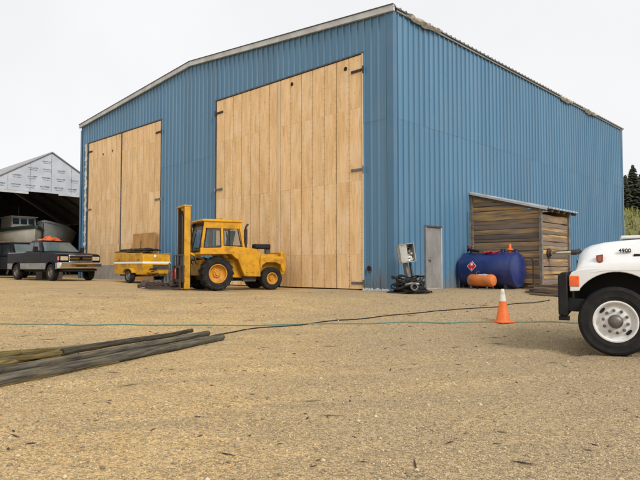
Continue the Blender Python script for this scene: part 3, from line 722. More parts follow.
for i in range(9): lb((.02 + .2 * random.random(), .05, random.uniform(-.22, .05)), (.06, .06, .06))
bx.build('breaker', PLACW, pd)
bx = MB()
for i in range(6): lb((.0 + .2 * random.random(), .03, random.uniform(-.22, .2)), (.05, .08, .05))
bx.build('terminal', BLACK, pd)
hp = empty('cable_heap', p, 0, 'heap of coiled black hose and cable on the gravel below the electrical box', 'cable coil')
for k in range(26):
    m = MB(); lv = k / 26; r = random.uniform(.26, .56) * (1 - .35 * lv); cx, cy = random.uniform(-.14, .14), random.uniform(-.08, .14); zz = .03 + .34 * lv; tl = random.uniform(-.5, .5) * (.3 + lv); tl2 = random.uniform(-.1, .75) * (.2 + lv); n = 28
    pts = []
    for i in range(n + 1):
        a = 2 * math.pi * i / n + k; rr = r * (1 + .22 * noise.noise(Vector((math.cos(a), math.sin(a), k * 1.7)))); x, y = cx + rr * math.cos(a) * 1.15, cy + rr * math.sin(a) * .8
        pts.append((x, y, max(.025, zz + tl * x + tl2 * y + .06 * noise.noise(Vector((x * 4, y * 4, k))))))
    m.tube(pts, random.choice((.018, .026, .022)), 7); m.build('cable_loop', HOSEK, hp)
for k in range(4):
    m = MB(); a = random.uniform(-2.8, -.3); pts = [(.35 * math.cos(a) + i * .05 * math.cos(a + .2 * i), .3 * math.sin(a) + i * .035 * math.sin(a + .3 * i), .03) for i in range(10)]; m.tube(pts, .018, 6); m.build('cable_tail', HOSEK, hp)
m = MB(); m.lathe([(.07, -.12), (.11, -.12), (.11, .1), (.07, .1), (.07, -.12)], (.05, -.42, .2), 'y', 16); m.tube([(-.2, -.4, .25), (.0, -.43, .3), (.2, -.4, .27)], .035, 8); m.build('hose_coupling', STEEL, hp)
MB().cyl((.05, -.5, .2), (.05, -.34, .2), .065, n=14).build('coupling_bore', BLACK, hp)

# ------------------------------------------------------------ traffic cone
p = gpix(503, 322.6); cn = empty('traffic_cone', p, R(20), 'orange traffic cone with dirty white top standing alone on the gravel', 'traffic cone')
m = MB(); m.box((0, 0, .018), (.37, .37, .036)); m.build('base', ORANGE, cn, bevel=.012)
m = MB(); m.lathe([(.165, .034), (.155, .05), (.15, .06), (.073, .47), (.062, .475)], (0, 0, 0), 'z', 28); m.build('body', ORANGE, cn)
m = MB(); m.lathe([(.074, .466), (.077, .47), (.046, .66), (.034, .73), (.026, .74), (.02, .72)], (0, 0, 0), 'z', 28); m.build('collar', WHITEV, cn)

# ------------------------------------------------------------ wheels
def tyre_mesh(r, w, rim, lug=0, n=40):
    m = MB(); h = w / 2
    m.lathe([(rim, -h * .72), (rim + .02, -h * .9), (rim + (r - rim) * .30, -h * .965), (rim + (r - rim) * .33, -h * .99), (rim + (r - rim) * .36, -h * .975), (rim + (r - rim) * .55, -h), (rim + (r - rim) * .74, -h * .985), (rim + (r - rim) * .77, -h * 1.005), (rim + (r - rim) * .80, -h * .975), (r - .05 * r, -h * .93), (r - .012, -h * .74), (r, -h * .6), (r, -h * .36), (r - .012, -h * .33), (r - .012, -h * .28), (r, -h * .25), (r, h * .25), (r - .012, h * .28), (r - .012, h * .33), (r, h * .36), (r, h * .6), (r - .012, h * .74), (r - .05 * r, h * .93), (rim + (r - rim) * .80, h * .975), (rim + (r - rim) * .77, h * 1.005), (rim + (r - rim) * .74, h * .985), (rim + (r - rim) * .55, h), (rim + (r - rim) * .36, h * .975), (rim + (r - rim) * .33, h * .99), (rim + (r - rim) * .30, h * .965), (rim + .02, h * .9), (rim, h * .72)], (0, 0, 0), 'y', n)
    if lug:
        for k in range(lug):
            for sg in (-1, 1):
                a = 2 * math.pi * (k + (.5 if sg > 0 else 0)) / lug; da = .22
                def P(rr, ang, y): return (rr * math.cos(ang), y, rr * math.sin(ang))
                lo = [P(r - .02, a - .05, sg * h * .02), P(r - .02, a + .05, sg * h * .02), P(r - .045, a + da + .05, sg * h * .98), P(r - .045, a + da - .05, sg * h * .98)]
                up = [P(r + .035, a - .04, sg * h * .02), P(r + .035, a + .04, sg * h * .02), P(r + .012, a + da + .04, sg * h * .99), P(r + .012, a + da - .04, sg * h * .99)]
                m.hexa(lo, up)
    return m
def wheel(parent, pos, r, w, rim, rimmat, side, lug=0, style='truck'):
    root = tyre_mesh(r, w, rim, lug).build('wheel', RUBBER, parent, smooth=40); root.location = pos
    h = w / 2 * side; f = side
    m = MB()
    if style == 'truck':
        m.lathe([(rim + .012, h * .72), (rim + .016, h * .92), (rim - .004, h * .94), (rim - .025, h * .80), (rim - .03, h * .5), (rim * .78, h * .42), (rim * .62, h * .66), (rim * .5, h * .70), (rim * .28, h * .72), (0, h * .72)], n=36)
    elif style == 'dish':
        m.lathe([(rim + .012, h * .72), (rim + .016, h * .9), (rim - .01, h * .9), (rim - .03, h * .5), (rim * .7, h * .25), (rim * .5, h * .2), (rim * .42, h * .4), (0, h * .4)], n=30)
    else:
        m.lathe([(rim + .01, h * .74), (rim + .012, h * .9), (rim - .006, h * .92), (rim - .03, h * .6), (rim * .8, h * .5), (rim * .45, h * .75), (rim * .2, h * .82), (0, h * .84)], n=26)
    ro = m.build('rim', rimmat, root, smooth=30)
    if style == 'truck':
        nut = MB().lathe([(.024, 0), (.024, f * .034), (.015, f * .036), (.013, f * .056), (0, f * .058)], n=8).mesh('lug_nut'); nut.materials.append(STEEL)
        for k in range(10):
            a = 2 * math.pi * (k + .3) / 10; link('lug_nut', nut, root, (rim * .57 * math.cos(a), h * .68, rim * .57 * math.sin(a)))
        
        m = MB(); m.lathe([(rim * .34, h * .7), (rim * .35, h * .7 + f * .03), (rim * .3, h * .7 + f * .075), (rim * .2, h * .7 + f * .10), (0, h * .7 + f * .11)], n=24); m.build('hub_cap', STEEL, root)
        for a in (R(42), R(222)):
            m = MB(); rr = rim * .80; c = Vector((rr * math.cos(a), h * .50, rr * math.sin(a))); u = Vector((-math.sin(a), 0, math.cos(a))); v = Vector((math.cos(a), -.35 * f, math.sin(a))).normalized(); nrm = u.cross(v) * .01
            ring = [c + u * .052 * math.cos(q) + v * .024 * math.sin(q) + Vector((0, f * .012, 0)) for q in [2 * math.pi * i / 14 for i in range(14)]]
            m.add(ring + [p_ - Vector((0, f * .03, 0)) for p_ in ring], [tuple(range(14))] + [(i, (i + 1) % 14, 14 + (i + 1) % 14, 14 + i) for i in range(14)]); m.build('hand_hole', BLACK, root)
    elif style == 'dish':
        m = MB()
        for k in range(8):
            a = 2 * math.pi * k / 8; x, z = rim * .34 * math.cos(a), rim * .34 * math.sin(a); m.cyl((x, h * .38, z), (x, h * .38 + f * .03, z), .02, n=6)
        m.cyl((0, h * .35, 0), (0, h * .6, 0), rim * .2, n=16); m.build('hub', rimmat, root)
    else:
        m = MB()
        for k in range(5):
            a = 2 * math.pi * k / 5; x, z = rim * .62 * math.cos(a), rim * .62 * math.sin(a); m.cyl((x, h * .55, z), (x, h * .66, z), rim * .13, n=10)
        m.build('rim_slot', BLACK, root)
    return root
def pane(parent, quad, mat, name='window', ins=.1, th=.012, frame=None):
    q = [Vector(p) for p in quad]; c = sum(q, Vector()) / 4; n = (q[1] - q[0]).cross(q[3] - q[0]).normalized()
    q = [c + (p - c) * (1 - ins) for p in q]
    m = MB(); m.hexa([p - n * .002 for p in q], [p + n * th for p in q]); o = m.build(name, mat, parent)
    if frame:
        g = MB(); big = [c + (p - c) * 1.0 for p in q]; 
        for i in range(4):
            a, b = q[i], q[(i + 1) % 4]; g.beam(a + n * .01, b + n * .01, .03, .03, up=n)
        g.build('window_frame', frame, o)
    return o

# ------------------------------------------------------------ white truck
g0 = gpix(616.5, 356.8); HD = R(154); hx_, hy_ = math.cos(HD), math.sin(HD)
lw = 1.18   # outer tyre face
loc = g0 - Vector((-hy_, hx_, 0)) * lw
tr = empty('white_truck', (loc.x, loc.y, g0.z), HD, 'white heavy truck with black bumper, its hood and front wheel entering the frame', 'truck')
for y, s_ in ((1.03, 1), (-1.03, -1)): wheel(tr, (0, y, .525), .525, .29, .30, WHITEW, s_)
# hood: lofted sections along the truck, tilted nose with fenders
def hood_sec(x, zt, zs, wt, ws, zb, wb):
    half = [(wb, zb), (ws, zb + .0), (ws + .0, zs - .12), (ws - .015, zs - .03), (ws - .06, zs + .02), (wt + .22, zs + (zt - zs) * .40), (wt + .09, zs + (zt - zs) * .80), (wt, zt - .035), (wt - .08, zt - .006), (wt * .5, zt + .012)]
    return [(x, y, z) for y, z in half] + [(x, -y, z) for y, z in reversed(half)]
m = MB()
secs = [(-.95, 1.81, 1.44, .83, 1.174, 1.29, .6), (-.6, 1.80, 1.44, .80, 1.174, 1.29, .6), (-.2, 1.775, 1.43, .77, 1.174, 1.285, .6), (.12, 1.745, 1.42, .74, 1.174, 1.285, .6), (.32, 1.70, 1.40, .71, 1.172, 1.25, .6), (.43, 1.645, 1.37, .68, 1.165, 1.2, .6), (.50, 1.56, 1.34, .65, 1.15, 1.17, .6), (.535, 1.42, 1.30, .63, 1.13, 1.15, .6), (.545, 1.34, 1.27, .62, 1.12, 1.14, .6)]
m.loft([hood_sec(*s_) for s_ in secs]); hood = m.build('hood', WHITEP, tr, smooth=55, bevel=.012)
for sg in (1, -1):
    # fender with wheel arch
    arch = [(.66 * math.cos(R(a)) - .03, .575 + .70 * math.sin(R(a))) for a in range(38, 143, 7)]
    poly = [(.63, .97), (.49, .98)] + arch + [(-.62, .98), (-.72, .98), (-.95, 1.0), (-.95, 1.32), (-.55, 1.33), (.0, 1.33), (.33, 1.33), (.50, 1.31), (.60, 1.27), (.63, 1.22)]
    m = MB(); m.extr(poly, sg * .93, sg * 1.17); m.build('fender', WHITEP, tr, smooth=30, bevel=.015, seg=3)
    al = MB(); vs = []
    for a in range(30, 151, 6):
        c, q = math.cos(R(a)), math.sin(R(a)); vs += [(.675 * c - .03, sg * 1.155, .575 + .715 * q), (.675 * c - .03, sg * .55, .575 + .715 * q)]
    al.add(vs, [(2 * i, 2 * i + 1, 2 * i + 3, 2 * i + 2) for i in range(len(vs) // 2 - 1)]); al.build('wheel_well', BLACK, tr)
    s_ = MB(); s_.box((.565, sg * 1.115, 1.13), (.15, .13, .17)); s_.build('turn_signal', AMBER, tr, bevel=.012)
    s_ = MB(); s_.box((.56, sg * .82, 1.13), (.1, .34, .2)); s_.build('headlight', LAMP, tr, bevel=.02)
MB().box((-.2, 0, .95), (1.4, 1.46, .66)).build('underbody', BLACK, tr)
m = MB(); m.box((-2.2, .42, .82), (5.6, .09, .26)); m.box((-2.2, -.42, .82), (5.6, .09, .26)); m.build('chassis_rail', DARKT, tr)
m = MB(); m.cyl((0, -.9, .52), (0, .9, .52), .07, n=10); m.build('axle', DARKT, tr)
m = MB(); m.extr([(.66, .58), (.80, .60), (.80, 1.22), (.74, 1.27), (.66, 1.27)], -1.2, 1.2); m.build('bumper', PLAST, tr, bevel=.02)
m = MB(); m.box((.72, 1.1, .55), (.16, .12, .07)); m.box((.55, .9, .75), (.25, .3, .2)); m.build('tow_bracket', PLAST, tr, bevel=.01)
m = MB(); m.box((.525, 0, 1.36), (.05, 1.1, .2)); gr = m.build('grille', PLAST, tr)
m = MB()
for k in range(5): m.box((.548, 0, 1.28 + .04 * k), (.01, 1.08, .014))
m.build('grille_bar', CHROME, gr)
# side emblem, marker, number
m = MB(); pts = [(-.05, .07), (.05, .055), (.045, -.03), (.0, -.075), (-.045, -.04)]; m.extr([(.2 + x, 1.475 + z) for x, z in pts], 1.0, 1.135); m.build('side_marker', pm('brown_marker', (.22, .05, .025), (.3, .08, .04), 20, .3), tr, bevel=.006)
m = MB(); m.extr([(.2 + x * .55, 1.475 + z * .55) for x, z in pts], 1.135, 1.14); m.build('marker_face', pm('dull_marker', (.32, .12, .07), rough=.3), tr)
def text_mesh(name, body, size, ext, mat, parent, loc, rot):
    cu = bpy.data.curves.new(name, 'FONT'); cu.body = body; cu.size = size; cu.extrude = ext; cu.align_x = 'CENTER'; cu.align_y = 'CENTER'; cu.offset = size * .02
    t_ = bpy.data.objects.new(name, cu); COL.objects.link(t_); bpy.context.view_layer.update()
    me = bpy.data.meshes.new_from_object(t_.evaluated_get(bpy.context.evaluated_depsgraph_get())); bpy.data.objects.remove(t_)
    me.materials.clear(); me.materials.append(mat); o = link(name, me, parent, loc, rot); return o
text_mesh('model_number', '4900', .085, .008, PLAST, tr, (-.15, 1.005, 1.60), (R(90) - .45, 0, math.pi))
m = MB(); m.extr([(-.35, 1.55), (-.27, 1.55), (-.26, 1.51), (-.36, 1.50)], 1.03, 1.055); m.build('hood_badge', PLAST, tr)
m = MB(); m.box((-.42, 0, 1.835), (.62, .9, .05)); m.build('hood_scoop', WHITEP, tr, bevel=.02)
# cab (beyond the frame edge)
cabp = [(-.98, .75), (-.98, 1.86), (-1.5, 2.62), (-2.75, 2.66), (-2.75, .7)]
m = MB(); m.extr(cabp, -1.1, 1.1); m.build('cab', WHITEP, tr, bevel=.06, seg=3)
pane(tr, [(-.975, 1.0, 1.88), (-.975, -1.0, 1.88), (-1.48, -.95, 2.58), (-1.48, .95, 2.58)][::-1], TINT, 'windshield', .06)
for sg in (1, -1):
    d_ = MB().box((-1.95, sg * 1.105, 1.4), (1.15, .03, 1.3)).build('door', WHITEP, tr, bevel=.01)
    m = MB(); m.extr([(-1.35, 1.95), (-1.62, 2.5), (-2.45, 2.52), (-2.45, 1.95)], sg * 1.102, sg * 1.115); m.build('window', TINT, d_)
    m = MB(); m.box((-2.3, sg * 1.13, 1.72), (.18, .03, .04)); m.build('handle', PLAST, d_)
    m = MB(); m.beam((-1.25, sg * 1.12, 1.6), (-1.2, sg * 1.42, 1.7), .03, .03); m.box((-1.2, sg * 1.42, 1.95), (.05, .18, .42)); m.build('mirror', PLAST, tr)
    m = MB(); m.cyl((-1.9, sg * .95, .62), (-2.9, sg * .95, .62), .3, n=20); m.build('step_tank', STEEL, tr)
    for x in (-4.3,): wheel(tr, (x, sg * 1.0, .525), .525, .29, .30, WHITEW, sg)
m = MB(); m.box((-4.3, 0, 1.12), (2.9, 2.4, .16)); m.build('flat_bed', STEEL, tr)
m = MB(); m.box((-2.95, 0, 1.7), (.1, 2.3, 1.1)); m.build('headboard', STEEL, tr)

# ------------------------------------------------------------ yellow forklift
fp = gpix(217, 291.2); FH = R(-150); c_, s_ = math.cos(FH), math.sin(FH)
# near side is its left (+y); wheel outer face passes the contact point
loc = fp - Vector((-s_, c_, 0)) * .9
FL = empty('yellow_forklift', (loc.x, loc.y, fp.z), FH, 'yellow rough terrain forklift with closed cab parked before the right door', 'forklift')
for sg in (1, -1):
    wheel(FL, (0, sg * .8, .575), .545, .42, .30, YELW, sg, lug=16, style='dish')
    wheel(FL, (-2.03, sg * .70, .40), .395, .28, .19, YELW, sg, lug=0, style='dish')
m = MB(); m.extr([(.45, .5), (.45, 1.0), (-.7, 1.12), (-1.62, 1.12), (-1.62, .45), (-1.0, .42)], -.5, .5); m.build('chassis', YELL, FL, bevel=.02)
m = MB(); m.cyl((0, -.7, .575), (0, .7, .575), .15, n=14); m.cyl((-2.03, -.6, .4), (-2.03, .6, .4), .1, n=12); m.build('axle', DARKT, FL)
# side panels behind the front wheel
for sg in (1, -1):
    m = MB(); m.extr([(-.60, 1.30), (-.74, 1.12), (-1.02, .47), (-1.62, .46), (-1.58, .98), (-1.62, 1.30)], sg * .5, sg * .78); m.build('side_tank', YELL, FL, bevel=.025)
    m = MB(); m.extr([(-1.5, .30), (-1.05, .30), (-1.02, .47), (-1.55, .47)], sg * .45, sg * .6); m.build('step', DARKT, FL)
    arch = [(.66 * math.cos(R(a)), .60 + .66 * math.sin(R(a))) for a in range(75, 165, 9)]
    m = MB(); m.extr([(.6, 1.26), (.62, 1.2), (.3, 1.2)] + arch[:0] + [(-.45, 1.22), (-.66, 1.05), (-.72, 1.12), (-.62, 1.32)], sg * .45, sg * 1.0); m.build('fender', YELL, FL, bevel=.015)
    m = MB(); m.extr([(-1.6, .62), (-1.62, 1.16), (-2.52, 1.16), (-2.56, .62), (-2.46, .62), (-2.40, .88), (-2.2, .95), (-1.85, .95), (-1.7, .85), (-1.66, .62)], sg * .48, sg * .74); m.build('rear_guard', YELL, FL, bevel=.02)
m = MB(); m.extr([(-1.62, .55), (-1.62, 1.2), (-1.7, 1.24), (-2.42, 1.24), (-2.52, 1.15), (-2.56, .62), (-2.3, .55)], -.476, .476); m.build('engine_hood', YELL, FL, bevel=.03)
m = MB(); m.extr([(-2.42, .5), (-2.42, 1.33), (-2.60, 1.30), (-2.66, .9), (-2.6, .55)], -.7, .7); m.build('counterweight', YELL, FL, bevel=.04)
m = MB(); m.extr([(-1.02, 1.30), (-1.02, 1.46), (-1.55, 1.42), (-1.62, 1.30)], -.6, .6); m.build('deck', YELL, FL, bevel=.02)
m = MB(); m.box((-1.88, .22, 1.52), (.6, .34, .17)); sx = m.build('air_filter', PLAST, FL, bevel=.04)
m = MB(); m.box((-2.12, .22, 1.40), (.14, .2, .3)); m.tube([(-1.7, .2, 1.45), (-1.72, .2, 1.32), (-1.8, .15, 1.22)], .045, 8); m.tube([(-2.0, .3, 1.42), (-2.05, .32, 1.3), (-1.95, .3, 1.22)], .035, 8); m.build('filter_bracket', DARKT, FL)
m = MB(); m.box((-1.62, .42, 1.27), (.12, .1, .06)); m.build('spill', WHITEV, FL)
# cab: posts, roof, panes
def cabq(x, y): return x, y
bz, tzp = 1.28, 2.3
cy0, cy1 = .62, .55
front_b, front_t, rear_b, rear_t = .46, .30, -1.08, -.92
posts = {'A': ((front_b, front_t), 0), 'B': ((-.28, -.27), 0), 'C': ((rear_b, rear_t), 0)}
for sg in (1, -1):
    for k_, ((xb, xt), _) in posts.items():
        m = MB(); m.beam((xb, sg * cy0, bz - .05), (xt, sg * cy1, tzp), .085, .085, up=(0, 1, 0)); m.build('cab_post', YELL, FL, bevel=.012)
    m = MB(); m.extr([(front_b + .04, 1.22), (front_b + .03, 1.42), (-.2, 1.44), (-.3, 1.5), (rear_b - .03, 1.47), (rear_b - .04, 1.25)], sg * .57, sg * .67); m.build('cab_sill', YELL, FL, bevel=.015)
    m = MB(); m.beam((front_t + .02, sg * cy1, 2.2), (rear_t - .01, sg * cy1, 2.2), .07, .22); m.build('roof_rail', YELL, FL, bevel=.012)
    # door panes
    for (a0, a1, b0, b1, zb) in ((front_b - .06, -.25, front_t - .05, -.24, 1.43), (-.33, rear_b + .07, -.32, rear_t + .06, 1.49)):
        f = (zb - bz) / (tzp - bz); yb = cy0 + (cy1 - cy0) * f
        q = [(a0 + (b0 - a0) * f, sg * (yb + .005), zb), (a1 + (b1 - a1) * f, sg * (yb + .005), zb), (b1, sg * (cy1 + .012), 2.13), (b0, sg * (cy1 + .012), 2.13)]
        if sg > 0: q = [q[1], q[0], q[3], q[2]]
        pane(FL, q, SEETHRU, 'side_window', .06, .01, PLAST)
pane(FL, [(front_b + .03, -.56, 1.3), (front_b + .03, .56, 1.3), (front_t + .04, .5, 2.2), (front_t + .04, -.5, 2.2)], SEETHRU, 'windshield', .04, .01, PLAST)
pane(FL, [(rear_b - .03, .56, 1.48), (rear_b - .03, -.56, 1.48), (rear_t - .03, -.5, 2.15), (rear_t - .03, .5, 2.15)], SEETHRU, 'rear_window', .04, .01, PLAST)
m = MB(); m.box((front_t - .60, 0, 2.345), (1.42, 1.26, .1)); rf = m.build('roof', YELL, FL, bevel=.05, seg=3)
m = MB(); m.lathe([(.17, 2.38), (.17, 2.43), (.11, 2.455), (.1, 2.48), (0, 2.485)], (-.38, 0, 0), 'z', 16); m.build('roof_vent', YELL, rf)
m = MB(); m.box((-.55, 0, 1.48), (.5, .5, .12)); m.box((-.8, 0, 1.78), (.12, .48, .55), (0, R(-12), 0)); m.build('driver_seat', PLAST, FL, bevel=.03)
m = MB(); m.tube([(.3, 0, 1.3), (.1, 0, 1.72)], .025, 8); m.lathe([(.18, -.012), (.2, 0), (.18, .012), (.165, 0), (.18, -.012)], (.09, 0, 1.73), 'x', 20); m.build('steering_wheel', PLAST, FL)
m = MB(); m.tube([(-1.22, .38, 1.40), (-1.22, .38, 1.62)], .045, 10); m.tube([(-1.22, .38, 1.60), (-1.22, .38, 2.1)], .06, 12); m.tube([(-1.22, .38, 2.08), (-1.22, .38, 2.16), (-1.26, .38, 2.24), (-1.31, .38, 2.28)], .036, 10); m.build('exhaust_stack', RUST, FL)
for sg in (1, -1):
    m = MB(); m.box((.36, sg * .5, 2.22), (.12, .14, .12)); m.build('work_light', PLAST, FL, bevel=.02)
    m = MB(); m.box((-1.22, sg * .782, .72), (.26, .012, .26)); m.build('access_panel', YELL, FL, bevel=.006)
    for x, z in ((-1.33, .83), (-1.11, .83), (-1.33, .61), (-1.11, .61)): MB().cyl((x, sg * .785, z), (x, sg * .797, z), .014, n=6).build('panel_bolt', RUST, FL)
    m = MB(); m.tube([(-.5, sg * .63, 1.5), (-.5, sg * .70, 1.55), (-.5, sg * .70, 2.0), (-.5, sg * .6, 2.05)], .014, 6); m.build('grab_handle', PLAST, FL)
    m = MB(); m.tube([(.75, sg * .2, 2.6), (.66, sg * .2, 2.0), (.62, sg * .22, 1.3), (.5, sg * .22, .9), (.2, sg * .25, .85)], .018, 6); m.build('hydraulic_hose', HOSEK, FL)
m = MB(); m.box((-2.668, 0, .95), (.012, .9, .3)); m.build('radiator_grille', DARKT, FL)
# mast
MX = .86
for sg in (1, -1):
    m = MB(); m.box((MX, sg * .40, 1.44), (.20, .07, 2.72)); m.build('mast_rail', YELL, FL, bevel=.01)
    m = MB(); m.box((MX + .02, sg * .31, 1.42), (.15, .06, 2.66)); m.build('inner_rail', RUST, FL, bevel=.008)
    m = MB(); m.cyl((MX - .12, sg * .25, .3), (MX - .12, sg * .25, 2.2), .04, n=10); m.build('tilt_cylinder', STEEL, FL)
    m = MB(); m.beam((MX - .1, sg * .42, 1.25), (.3, sg * .42, 1.05), .07, .07); m.build('tilt_strut', YELL, FL)
for z in (2.76, 1.5, .38): MB().box((MX - .05, 0, z), (.12, .72, .14)).build('mast_crossmember', YELL, FL, bevel=.01)
MB().box((MX, 0, 2.815), (.26, .9, .05)).build('mast_cap', YELL, FL, bevel=.01)
m = MB()
for y in (-.08, .08): m.beam((MX + .05, y, .4), (MX + .05, y, 2.6), .045, .02)
m.build('lift_chain', RUST, FL)
m = MB(); m.cyl((MX, 0, .3), (MX, 0, 2.5), .055, n=12); m.build('lift_cylinder', STEEL, FL)
m = MB(); m.box((MX + .16, 0, .80), (.07, 1.15, .1)); m.box((MX + .16, 0, .34), (.07, 1.15, .1))
for y in (-.55, -.2, .2, .55): m.box((MX + .16, y, .57), (.05, .06, .5))
m.build('carriage', RUST, FL, bevel=.008)
m = MB()
for y in (-.52, -.26, 0, .26, .52): m.box((MX + .16, y, 1.0), (.03, .03, .4))
m.box((MX + .16, 0, 1.19), (.035, 1.1, .035)); m.build('load_backrest', DARKT, FL)
for y in (-.38, .38):
    m = MB(); m.extr([(MX + .2, .84), (MX + .25, .84), (MX + .25, .13), (MX + 1.25, .09), (MX + 1.27, .075), (MX + .2, .07)], y - .06, y + .06); m.build('fork', RUST, FL, bevel=.005)

# ------------------------------------------------------------ iron attachment and red can left of the forklift
p = gpix(163, 289); fa = empty('iron_attachment', p, R(-20), 'rusty iron grab attachment lying on the gravel in front of the forklift', 'machine part')
for (a, b, w, h) in (((-.7, -.1, .12), (.75, .1, .1), .12, .14), ((-.5, .25, .08), (.7, .35, .08), .1, .1), ((-.75, -.25, .07), (-.3, .45, .2), .08, .1), ((.1, -.3, .06), (.3, .45, .16), .09, .1), ((.5, -.3, .05), (.7, .4, .12), .08, .1), ((-.4, -.35, .05), (.5, -.32, .06), .07, .08)):
    MB().beam(a, b, w, h).build('iron_bar', RUST, fa, bevel=.01)
for k in range(6):
    m = MB(); a0 = random.uniform(0, 6.3); cx, cy = random.uniform(-.7, .6), random.uniform(-.3, .4)
    m.tube([(cx + .26 * math.cos(a0 + i * .42) + .03 * i, cy + .18 * math.sin(a0 + i * .42), .04 + .10 * abs(math.sin(i * .5 + k))) for i in range(14)], .022, 6); m.build('chain_length', RUST, fa)
fa.scale = (1.12, 1.1, 1.25)
for x, y in ((-.25, .05), (.35, .02), (-.6, -.05)): MB().cyl((x, y - .12, .16), (x, y + .12, .16), .09, n=12).build('pivot', STEEL, fa)
p = gpix(174.5, 285); rc = empty('red_cylinder', p, 0, 'small red gas cylinder standing between the trailer hitch and the forklift mast', 'gas cylinder')
MB().lathe([(0, 0), (.12, 0), (.13, .02), (.13, .55), (.11, .62), (.05, .67), (.04, .7), (0, .7)], (0, 0, 0), 'z', 18).build('body', RED, rc)
m = MB(); m.lathe([(.03, .69), (.03, .75), (.05, .76), (.05, .79), (0, .8)], (0, 0, 0), 'z', 12); m.beam((0, 0, .76), (.12, 0, .8), .02, .02); m.build('valve', STEEL, rc)

# ------------------------------------------------------------ yellow towed compressor
H2 = math.atan2(-.69, .72)
def heading_root(name, contact, lx, ly, rz, label, cat):
    c, q = math.cos(rz), math.sin(rz); return empty(name, (contact.x - lx * c + ly * q, contact.y - lx * q - ly * c, contact.z), rz, label, cat)
p = gpix(129.5, 283)
TRL = heading_root('compressor_trailer', p, .22, -.72, H2, 'yellow towed compressor trailer with white stripe in front of the left door', 'trailer')
prof = [(1.18, .36), (1.22, .44), (1.22, 1.10), (1.16, 1.22), (.2, 1.28), (-.4, 1.34), (-1.25, 1.36), (-1.30, 1.30), (-1.30, .44), (-1.25, .36), (-.16, .36), (-.13, .52), (.05, .64), (.39, .64), (.57, .52), (.60, .36)]
m = MB(); m.extr(prof, -.66, .66); bd = m.build('body', YTR, TRL, bevel=.03)
for sg in (-1, 1):
    for x0, x1 in ((-1.26, -.36), (-.33, .52), (.55, 1.18)):
        MB().box(((x0 + x1) / 2, sg * .664, 1.11), (x1 - x0, .018, .36)).build('side_door', YTR, bd, bevel=.008)
        MB().box(((x0 + x1) / 2, sg * .68, 1.0), (.1, .02, .04)).build('latch', STEEL, bd)
    MB().box((-.05, sg * .668, .875), (2.5, .016, .075)).build('white_stripe', PLACW, bd)
    wheel(TRL, (.22, sg * .70, .31), .31, .2, .17, STEEL, sg, style='car')
    m = MB(); m.extr([(x_ + .47, z_ - .13) for x_, z_ in ((-.66, .58), (-.62, .7), (-.42, .78), (-.08, .78), (.12, .7), (.16, .58), (.14, .56), (.08, .66), (-.1, .74), (-.4, .74), (-.58, .66), (-.64, .56))], sg * .62, sg * .84); m.build('fender', YTR, TRL)
MB().box((1.222, 0, .875), (.016, 1.33, .085)).build('white_stripe', PLACW, bd)
MB().box((1.226, -.1, 1.16), (.012, .1, .1)).build('reflector', PLACW, bd)
m = MB(); m.box((1.226, .2, .68), (.012, .8, .2))
for k in range(6): m.box((1.236, .2, .60 + k * .033), (.014, .78, .012))
m.build('vent_grille', DARKT, bd)
m = MB(); m.box((-.6, 0, 1.36), (1.3, 1.34, .03)); m.build('lid_edge', RUST, bd, bevel=.008)
for x, y in ((-.9, .1), (-.5, -.3), (-.2, .2), (.3, -.1), (.7, .25)):
    m = MB(); m.tube([(x, y, 1.3), (x, y, 1.47), (x + .07, y, 1.5)], .035, 8); m.build('outlet', DARKT, TRL)
m = MB()
for k in range(9): m.tube([(-1.1 + k * .22 + random.uniform(-.08, .08), -.5, 1.42), (-1.0 + k * .22, 0, 1.45 + random.uniform(0, .05)), (-1.1 + k * .22, .5, 1.42)], random.uniform(.03, .06), 6)
m.build('rolled_hose', HOSEK, TRL)
m = MB(); m.tube([(.0, -.1, 1.32), (.02, -.1, 1.6), (.0, -.08, 1.85)], .02, 6); m.build('exhaust_pipe', RUST, TRL)
m = MB(); m.beam((1.2, -.45, .5), (2.2, 0, .48), .07, .09); m.beam((1.2, .45, .5), (2.2, 0, .48), .07, .09); m.build('tow_bar', YTR, TRL)
m = MB(); m.cyl((2.0, .12, .04), (2.0, .12, .85), .035, n=10); m.cyl((2.0, .12, .0), (2.0, .12, .05), .09, n=12); m.tube([(2.0, .12, .85), (2.1, .12, .87), (2.1, .12, .95)], .014, 6); m.build('jack', STEEL, TRL)
m = MB(); m.box((2.26, 0, .49), (.16, .12, .1)); m.build('coupler', STEEL, TRL, bevel=.015)
m = MB(); m.cyl((.22, -.6, .31), (.22, .6, .31), .04, n=8); m.box((0, 0, .33), (2.3, .9, .08)); m.build('frame', DARKT, TRL)
m = MB(); pts = [(1.3 + .16 * math.sin(i * .7) + .01 * i, -.25 + .14 * math.cos(i * .7), .66 - .012 * i) for i in range(30)]; m.tube(pts, .018, 6); m.build('coiled_line', HOSEK, TRL)
# weathered plywood leaning on the left door
pw = MB().box((0, 0, 0), (.02, 2.15, 2.42)).build('plywood_board', PLYO); pw.location = BW(-.29, 14.9, 1.19); pw.rotation_euler = (0, R(4), BROT)
tag(pw, 'darker weathered plywood board leaning on the left door behind the trailer', 'plywood')

